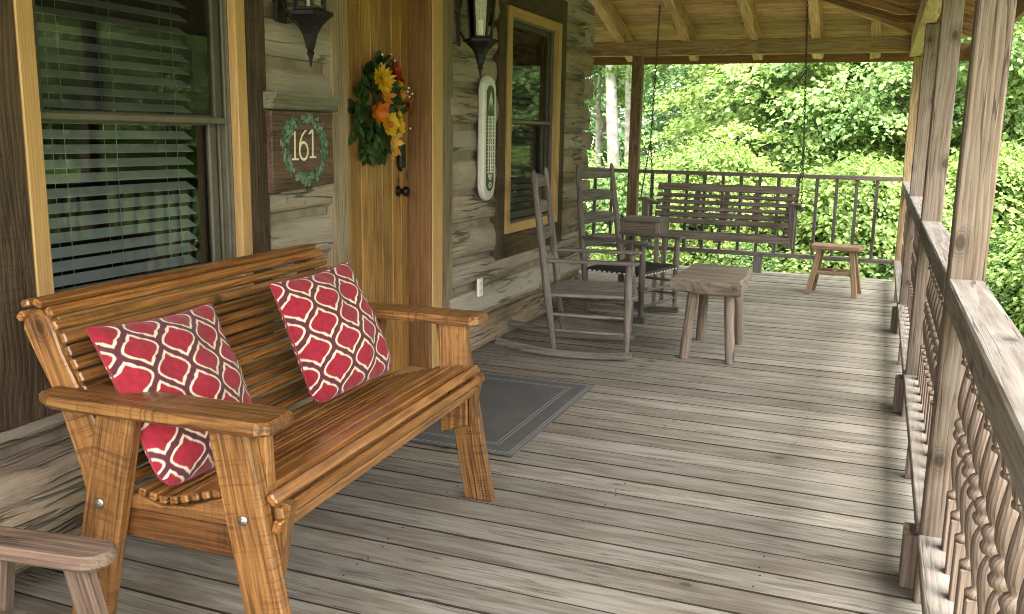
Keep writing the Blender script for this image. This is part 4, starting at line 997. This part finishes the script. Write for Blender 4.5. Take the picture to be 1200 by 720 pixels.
# ------------------------------------------------------------------ flower swag on the door
M['yellow'] = leaf_mat('yellow_petal', [(.55, .36, .015), (.68, .48, .03), (.75, .56, .06)]); M['orange'] = leaf_mat('orange_petal', [(.50, .12, .01), (.62, .20, .02), (.70, .32, .05)])
M['red_petal'] = leaf_mat('red_petal', [(.20, .015, .012), (.34, .03, .02), (.42, .07, .03)]); M['rust'] = leaf_mat('rust_petal', [(.16, .04, .012), (.28, .08, .02), (.35, .13, .04)])
M['peach'] = leaf_mat('peach_petal', [(.60, .26, .04), (.70, .38, .08), (.74, .48, .12)]); M['ivy'] = leaf_mat('swag_leaf', [(.014, .04, .012), (.03, .075, .022), (.05, .11, .03), (.09, .16, .05)])
sw_ = thing('flower_swag', 'swag of yellow, orange and red flowers with dark leaves hanging on the door', 'flower swag', (-.05, 4.15, 1.2), world=True)
def petal(mb, p, d, nrm, L, wv, cup=.25, r=None):
    d = Vector(d).normalized(); q = d.cross(Vector(nrm)).normalized(); nn = q.cross(d)
    vs = [p, p + d * L * .35 + q * wv * .42 + nn * L * .05, p + d * L * .72 + q * wv * .46 + nn * L * cup * .5, p + d * L + nn * L * cup, p + d * L * .72 - q * wv * .46 + nn * L * cup * .5, p + d * L * .35 - q * wv * .42 + nn * L * .05, p + d * L * .5 + nn * L * .02]
    mb.add(vs, [[0, 1, 6], [1, 2, 6], [2, 3, 6], [3, 4, 6], [4, 5, 6], [5, 0, 6]], None, r)
mb = MB()
for i in range(330):
    a = rnd(0, 2 * PI); rr = math.sqrt(rnd()); u = math.cos(a) * rr; v_ = math.sin(a) * rr
    yy = 4.165 + u * .185 * (1 - .25 * v_) + .03 * v_; zz = 1.475 + v_ * .235
    p = V(-.085 + rnd(.0, .085) * (1 - rr * .6), yy, zz); d = V(rnd(-.1, .7), u + random.gauss(0, .6), v_ * 1. - .35 + random.gauss(0, .6))
    petal(mb, p, d, V(1, random.gauss(0, .4), random.gauss(0, .4)), rnd(.045, .085), rnd(.03, .05), rnd(-.3, .15))
for k in range(6):
    p = V(-.05 + .02 * rnd(), 4.13 + rnd(-.05, .06), 1.26 + rnd(-.03, .02)); petal(mb, p, V(.2, rnd(-.8, .8), -1), V(1, 0, .2), .075, .055, -.1)
for k in range(26):
    c0 = random.choice([(4.40, 1.55), (4.03, 1.27), (4.28, 1.42), (4.22, 1.72), (4.36, 1.37)]); mb.lathe([(0, -.006), (.006, -.002), (.006, .003), (0, .007)], (-.01 + rnd(-.03, .02), c0[0] + random.gauss(0, .025), c0[1] + random.gauss(0, .02)), (1, 0, 0), 7, m=1)
mb.build('leaves', [M['ivy'], M['outlet']], sw_)
def flower(name, mat, y, z, R_, np_, layers, wv, x=-.012, cup=.35, tilt=(1, 0, .1), core=None):
    mb = MB(); nn = Vector(tilt).normalized(); X, Y, Z = basis(nn); p = V(x, y, z)
    for l in range(layers):
        for k in range(np_):
            a = 2 * PI * (k + l * .5) / np_ + rnd(-.12, .12); d = Y * math.cos(a) + Z * math.sin(a) + nn * (.15 + .32 * l)
            petal(mb, p + nn * .004 * l, d, nn, R_ * (1 - .22 * l) * rnd(.85, 1.1), R_ * wv * rnd(.85, 1.1), cup * rnd(.3, 1.2))
    f = mb.build(name, mat, sw_)
    if core: f = sub(f); mb = MB(); mb.lathe([(.0, -.004), (R_ * .25, .0), (R_ * .25, .008), (R_ * .12, .015), (0, .017)], p + nn * .012, nn, 10); mb.build('flower_centre', core, f)
flower('daisy', M['yellow'], 4.085, 1.615, .078, 19, 3, .26, .012, .25, (1, -.35, .15))
flower('hibiscus', M['red_petal'], 4.225, 1.66, .078, 7, 2, .6, .0, .25, (1, .1, .3)); flower('bud', M['yellow'], 4.285, 1.605, .024, 8, 2, .6, .0)
flower('lily', M['orange'], 4.12, 1.535, .058, 6, 1, .55, .01, .6, (1, -.2, .2)); flower('lily', M['orange'], 4.05, 1.455, .066, 7, 2, .55, .012, .35, (1, -.4, -.1))
flower('pansy', M['yellow'], 4.14, 1.40, .066, 6, 2, .8, .02, .1, (1, -.2, 0), M['orange']); flower('pansy', M['yellow'], 4.27, 1.385, .056, 6, 2, .75, .0, .2, (1, .1, 0))
flower('aster', M['rust'], 4.38, 1.50, .066, 14, 2, .3, -.01, .3, (1, .3, .1)); flower('lily', M['peach'], 4.19, 1.31, .066, 6, 1, .6, .015, .5, (1, -.1, -.2)); flower('lily', M['peach'], 4.23, 1.25, .036, 6, 1, .6, -.01, .5, (1, .2, -.4)); flower('bud', M['yellow'], 4.30, 1.45, .026, 7, 2, .6); flower('aster', M['peach'], 4.31, 1.55, .045, 9, 2, .4, -.005, .3, (1, .2, .1)); flower('lily', M['orange'], 4.27, 1.30, .04, 6, 1, .6, -.01, .5, (1, .2, -.3))

# ------------------------------------------------------------------ ground, trees, shrubs
n = 90; vs = []; fs = []
gx = [math.copysign(abs(t) ** 1.8, t) * 220 for t in np.linspace(-1, 1, n)]
def gh(x, y):
    d = max(0., math.hypot(max(0, x - 4), max(0, y - 11)))
    return -.85 + nz(x * .12, y * .12, 3) * .35 * min(1, d / 4) + max(0, d - 12) * .07 * math.exp(-d / 120)
for i in range(n):
    for j in range(n): vs.append((gx[i] + 1, gx[j] + 8, gh(gx[i] + 1, gx[j] + 8)))
for i in range(n - 1):
    for j in range(n - 1): q = i * n + j; fs.append([q, q + n, q + n + 1, q + 1])
mb = MB(); mb.add(vs, fs, smooth=True); nn_ = NT('forest_floor'); tc = nn_.node('ShaderNodeTexCoord').outputs['Object']
a = nn_.noise(tc, 1.1, 5, .65); b = nn_.noise(tc, 14., 4, .7)
col = nn_.mix(nn_.ramp(a, .35, .65), (.24, .20, .13), (.15, .22, .07)); col = nn_.mix(nn_.ramp(b, .35, .7), col, (.20, .24, .09))
nn_.principled(col, .95, b, .8, .05, 0, .1); M['ground'] = nn_.mat
g = mb.build('ground', M['ground']); tag(g, 'leafy forest floor around the porch', 'ground', kind='structure')

def crown_mesh(name, seed, Hc, Rc, n_sprays, per, leaf, mat, low=.0, prof=None, flat=.12):
    rs = np.random.RandomState(seed)
    tt = rs.uniform(.02, 1, n_sprays) ** .9; pr = np.sin(PI * (.16 + .80 * tt)) ** .75 if prof is None else prof(tt)
    az = rs.uniform(0, 2 * PI, n_sprays); lob = 1 + .22 * np.sin(3 * az + rs.uniform(0, 6)) * np.sin(5 * tt + rs.uniform(0, 6))
    rad = Rc * pr * lob * np.sqrt(rs.uniform(.22, 1, n_sprays)); zc = low + tt * (Hc - low)
    out = np.stack([np.cos(az), np.sin(az), np.zeros_like(az)], 1); cen = out * rad[:, None]; cen[:, 2] = zc
    nrm = np.array([0, 0, 1.])[None] + out * rs.uniform(.1, .75, n_sprays)[:, None] + rs.normal(0, .18, (n_sprays, 3)); nrm /= np.linalg.norm(nrm, axis=1)[:, None]
    tan = np.cross(nrm, np.cross(out, nrm)); tan = out - nrm * (out * nrm).sum(1)[:, None]; tan /= np.linalg.norm(tan, axis=1)[:, None]; bit = np.cross(nrm, tan)
    N = n_sprays * per; si = np.repeat(np.arange(n_sprays), per); sz = rs.uniform(.6, 1.25, n_sprays)
    u = rs.normal(0, .30, N) * sz[si]; v = rs.normal(0, .20, N) * sz[si] * (1 - .35 * np.clip(u, -1, 1)); h = rs.normal(0, flat * .35, N) - .25 * (u ** 2 + v ** 2)
    p = cen[si] + tan[si] * u[:, None] + bit[si] * v[:, None] + nrm[si] * h[:, None]
    ln = nrm[si] + rs.normal(0, .42, (N, 3)); ln /= np.linalg.norm(ln, axis=1)[:, None]
    d = tan[si] * 1. + bit[si] * (v * 2)[:, None] + rs.normal(0, .5, (N, 3)) + np.array([0, 0, -.25]); d -= ln * (d * ln).sum(1)[:, None]; d /= np.linalg.norm(d, axis=1)[:, None]; q = np.cross(ln, d)
    L = leaf * rs.uniform(.6, 1.25, N); W = L * rs.uniform(.30, .42, N); f = rs.uniform(.0, .35, N)
    def pt(a, b, c): return p + d * (L * a)[:, None] + q * (W * b)[:, None] + ln * (L * c * 1)[:, None]
    verts = np.stack([pt(0, 0, 0), pt(.28, 1, .10), pt(.66, .82, .07), pt(1, 0, -.10), pt(.66, -.82, .07), pt(.28, -1, .10)], 1).reshape(-1, 3)
    k = np.arange(N) * 6; fc = np.concatenate([np.stack([k, k + 1, k + 2, k + 3], 1), np.stack([k, k + 3, k + 4, k + 5], 1)])
    me = bpy.data.meshes.new(name); me.vertices.add(len(verts)); me.vertices.foreach_set('co', verts.astype(np.float32).ravel())
    me.loops.add(fc.size); me.loops.foreach_set('vertex_index', fc.ravel().astype(np.int32)); me.polygons.add(len(fc)); me.polygons.foreach_set('loop_start', (np.arange(len(fc)) * 4).astype(np.int32)); me.update(calc_edges=True)
    r = np.clip(rs.uniform(0, 1, n_sprays)[si] * .6 + rs.uniform(0, 1, N) * .4, 0, 1); a_ = me.attributes.new('rnd', 'FLOAT', 'POINT'); a_.data.foreach_set('value', np.repeat(r, 6).astype(np.float32)); me.materials.append(mat)
    return me, cen
def trunk_mb(cen, Hc, r0, seed, nb=26, top=.92):
    rs = random.Random(seed); mb = MB(); lean = [rs.uniform(-.04, .04), rs.uniform(-.04, .04)]
    def ax(z): return V(lean[0] * z + .05 * math.sin(z * .9 + seed), lean[1] * z + .05 * math.cos(z * .8 + seed), z)
    zz = [-.3 + (Hc * top + .3) * k / 12 for k in range(13)]; mb.tube([ax(z) for z in zz], [max(.008, r0 * (1.25 if k == 0 else 1) * (1 - k / 12.6)) for k in range(13)], 9)
    for c in rs.sample(list(map(tuple, cen)), min(nb, len(cen))):
        c = Vector(c); z0 = max(.05, c.z - rs.uniform(.3, .6) * math.hypot(c.x, c.y)); a = ax(min(z0, Hc * .88)); m = (a + c) / 2 + V(rs.uniform(-.08, .08), rs.uniform(-.08, .08), rs.uniform(.0, .15)); mb.tube([a, m, c], [r0 * .28, r0 * .18, .004], 5)
    return mb
KINDS = {}
def kind(key, name, label, cat, group, seed, Hc, Rc, ns, per, leaf, mat, bark, r0, low=0., prof=None, nb=26):
    me, cen = crown_mesh(name + '_crown', seed, Hc, Rc, ns, per, leaf, M[mat], low, prof)
    r = thing(name, label, cat, (0, 0, -60), 0, group); o = bpy.data.objects.new('crown', me); COL.objects.link(o); o.parent = r
    trunk_mb(cen, Hc, r0, seed, nb).build('trunk', M[bark], r); KINDS[key] = [r, 0, (Hc, Rc)]
LT = 'green broadleaf sapling of the woods behind the porch railing'; GT = 'saplings of the woods behind the porch'
LL = 'bright lime green leafy shrub just outside the porch railing'; GL = 'lime green shrubs outside the railing'
LD = 'deep green taller tree standing farther back in the woods'; GD = 'taller trees farther back in the woods'
kind('a', 'sapling_tree', LT, 'tree', GT, 1, 5.2, 2.0, 230, 150, .074, 'leaf', 'bark', .06)
kind('b', 'sapling_tree', LT, 'tree', GT, 2, 4.4, 1.8, 190, 150, .078, 'leaf_lime', 'bark', .05)
kind('c', 'sapling_tree', LT, 'tree', GT, 3, 6.0, 2.3, 250, 140, .072, 'leaf_dark', 'bark', .07)
kind('s', 'leafy_shrub', LL, 'shrub', GL, 4, 1.9, 1.15, 260, 80, .066, 'leaf_lime', 'bark', .025, 0, lambda t: np.sqrt(np.clip(1 - (t * .95) ** 2, 0, 1)))
kind('t', 'leafy_shrub', LL, 'shrub', GL, 5, 1.6, 1.1, 240, 80, .06, 'leaf', 'bark', .025, 0, lambda t: np.sqrt(np.clip(1 - (t * .95) ** 2, 0, 1)))
kind('d', 'woodland_tree', LD, 'tree', GD, 6, 11., 3.6, 460, 90, .13, 'leaf_dark', 'bark', .16, .6)
kind('p', 'pale_trunk_tree', 'tree with a pale grey trunk seen left of the back post', 'tree', 'pale trunked trees', 7, 12., 2.6, 260, 70, .13, 'leaf', 'pale_bark', .145, 4.2, None, 14)
def plant(key, x, y, sc, label=None, z=None):
    k = KINDS[key]; z = gh(x, y) - .05 if z is None else z; loc = (x, y, z); rz = rnd(0, 2 * PI)
    if k[1] == 0: o = k[0]; o.location = loc; o.rotation_euler = (0, 0, rz)
    else: o = dup(k[0], loc, rz, label or k[0]['label'])
    if label: o['label'] = label
    k[1] += 1; o.scale = (sc * rnd(.92, 1.1), sc * rnd(.92, 1.1), sc * rnd(.92, 1.08)); return o
# behind the back railing
for key, x, y, sc in [('b', .9, 14.6, 1.), ('a', 2.9, 14.2, 1.), ('b', 4.6, 15.6, 1.05), ('a', .5, 16.6, 1.0), ('c', 1.5, 17.2, 1.), ('a', 4.0, 18.4, 1.1), ('b', -7.2, 21.5, 1.),
                      ('c', .3, 20.6, 1.), ('b', 2.6, 20.2, 1.2), ('c', 6.4, 19., 1.1), ('a', -6., 17.4, 1.), ('c', -7.4, 25., 1.), ('a', .8, 24., 1.2), ('b', 5.2, 23.2, 1.1), ('c', 3.2, 26, 1.3)]: plant(key, x, y, sc)
for key, x, y, sc in [('s', .4, 12.2, 1.), ('s', 2.2, 11.9, .95), ('t', 1.3, 12.9, 1.), ('s', 3.6, 12.6, 1.05), ('t', -.9, 12.8, 1.05), ('s', -2.2, 13.4, 1.), ('t', 3.0, 11.3, .7), ('t', .9, 11.2, .62), ('s', -.4, 11.4, .6),
                      ('s', 4.6, 10.6, .95), ('t', 4.9, 8.6, .9), ('s', 5.4, 7.0, .95), ('t', 4.4, 12.0, .9), ('t', 5.2, 5.2, .8), ('s', 5.9, 3.2, .9), ('s', 5.6, 12.6, 1.2)]: plant(key, x, y, sc)
# beside the porch (seen past the posts and mirrored in the window panes)
for key, x, y, sc in [('a', 6.6, 14.6, 1.1), ('b', 8.6, 11.2, 1.05), ('c', 9.6, 15.2, 1.15), ('a', 10.6, 7.2, 1.05), ('b', 11.4, 3.4, 1.05), ('c', 12.5, 10.6, 1.1), ('a', 12.6, .2, 1.1), ('b', 14., 14.6, 1.1), ('b', 13., -4., 1.)]: plant(key, x, y, sc)
for x, y, sc in [(-1, 31, 1.), (4, 32, 1.1), (9, 30, 1.), (-6, 29, 1.05), (14, 27, 1.1), (17, 20, 1.), (18, 13, 1.1), (19, 6, 1.05), (20, -1, 1.), (1.5, 39, 1.2), (7, 40, 1.2), (-5, 40, 1.2), (13, 37, 1.2), (24, 25, 1.2), (27, 10, 1.2)]: plant('d', x, y, sc)
plant('p', -2.62, 18.0, 1., 'tree with a pale grey trunk, the stoutest seen left of the back post'); plant('p', -2.58, 18.9, .8, 'pale grey leaning trunk close against the dark back post'); plant('p', -3.62, 20.5, .62, 'thin pale grey trunk next to the cabin corner')
for o in bpy.data.objects:
    for k in ('_w', '_at'):
        if k in o: del o[k]
print('objects', len(bpy.data.objects))
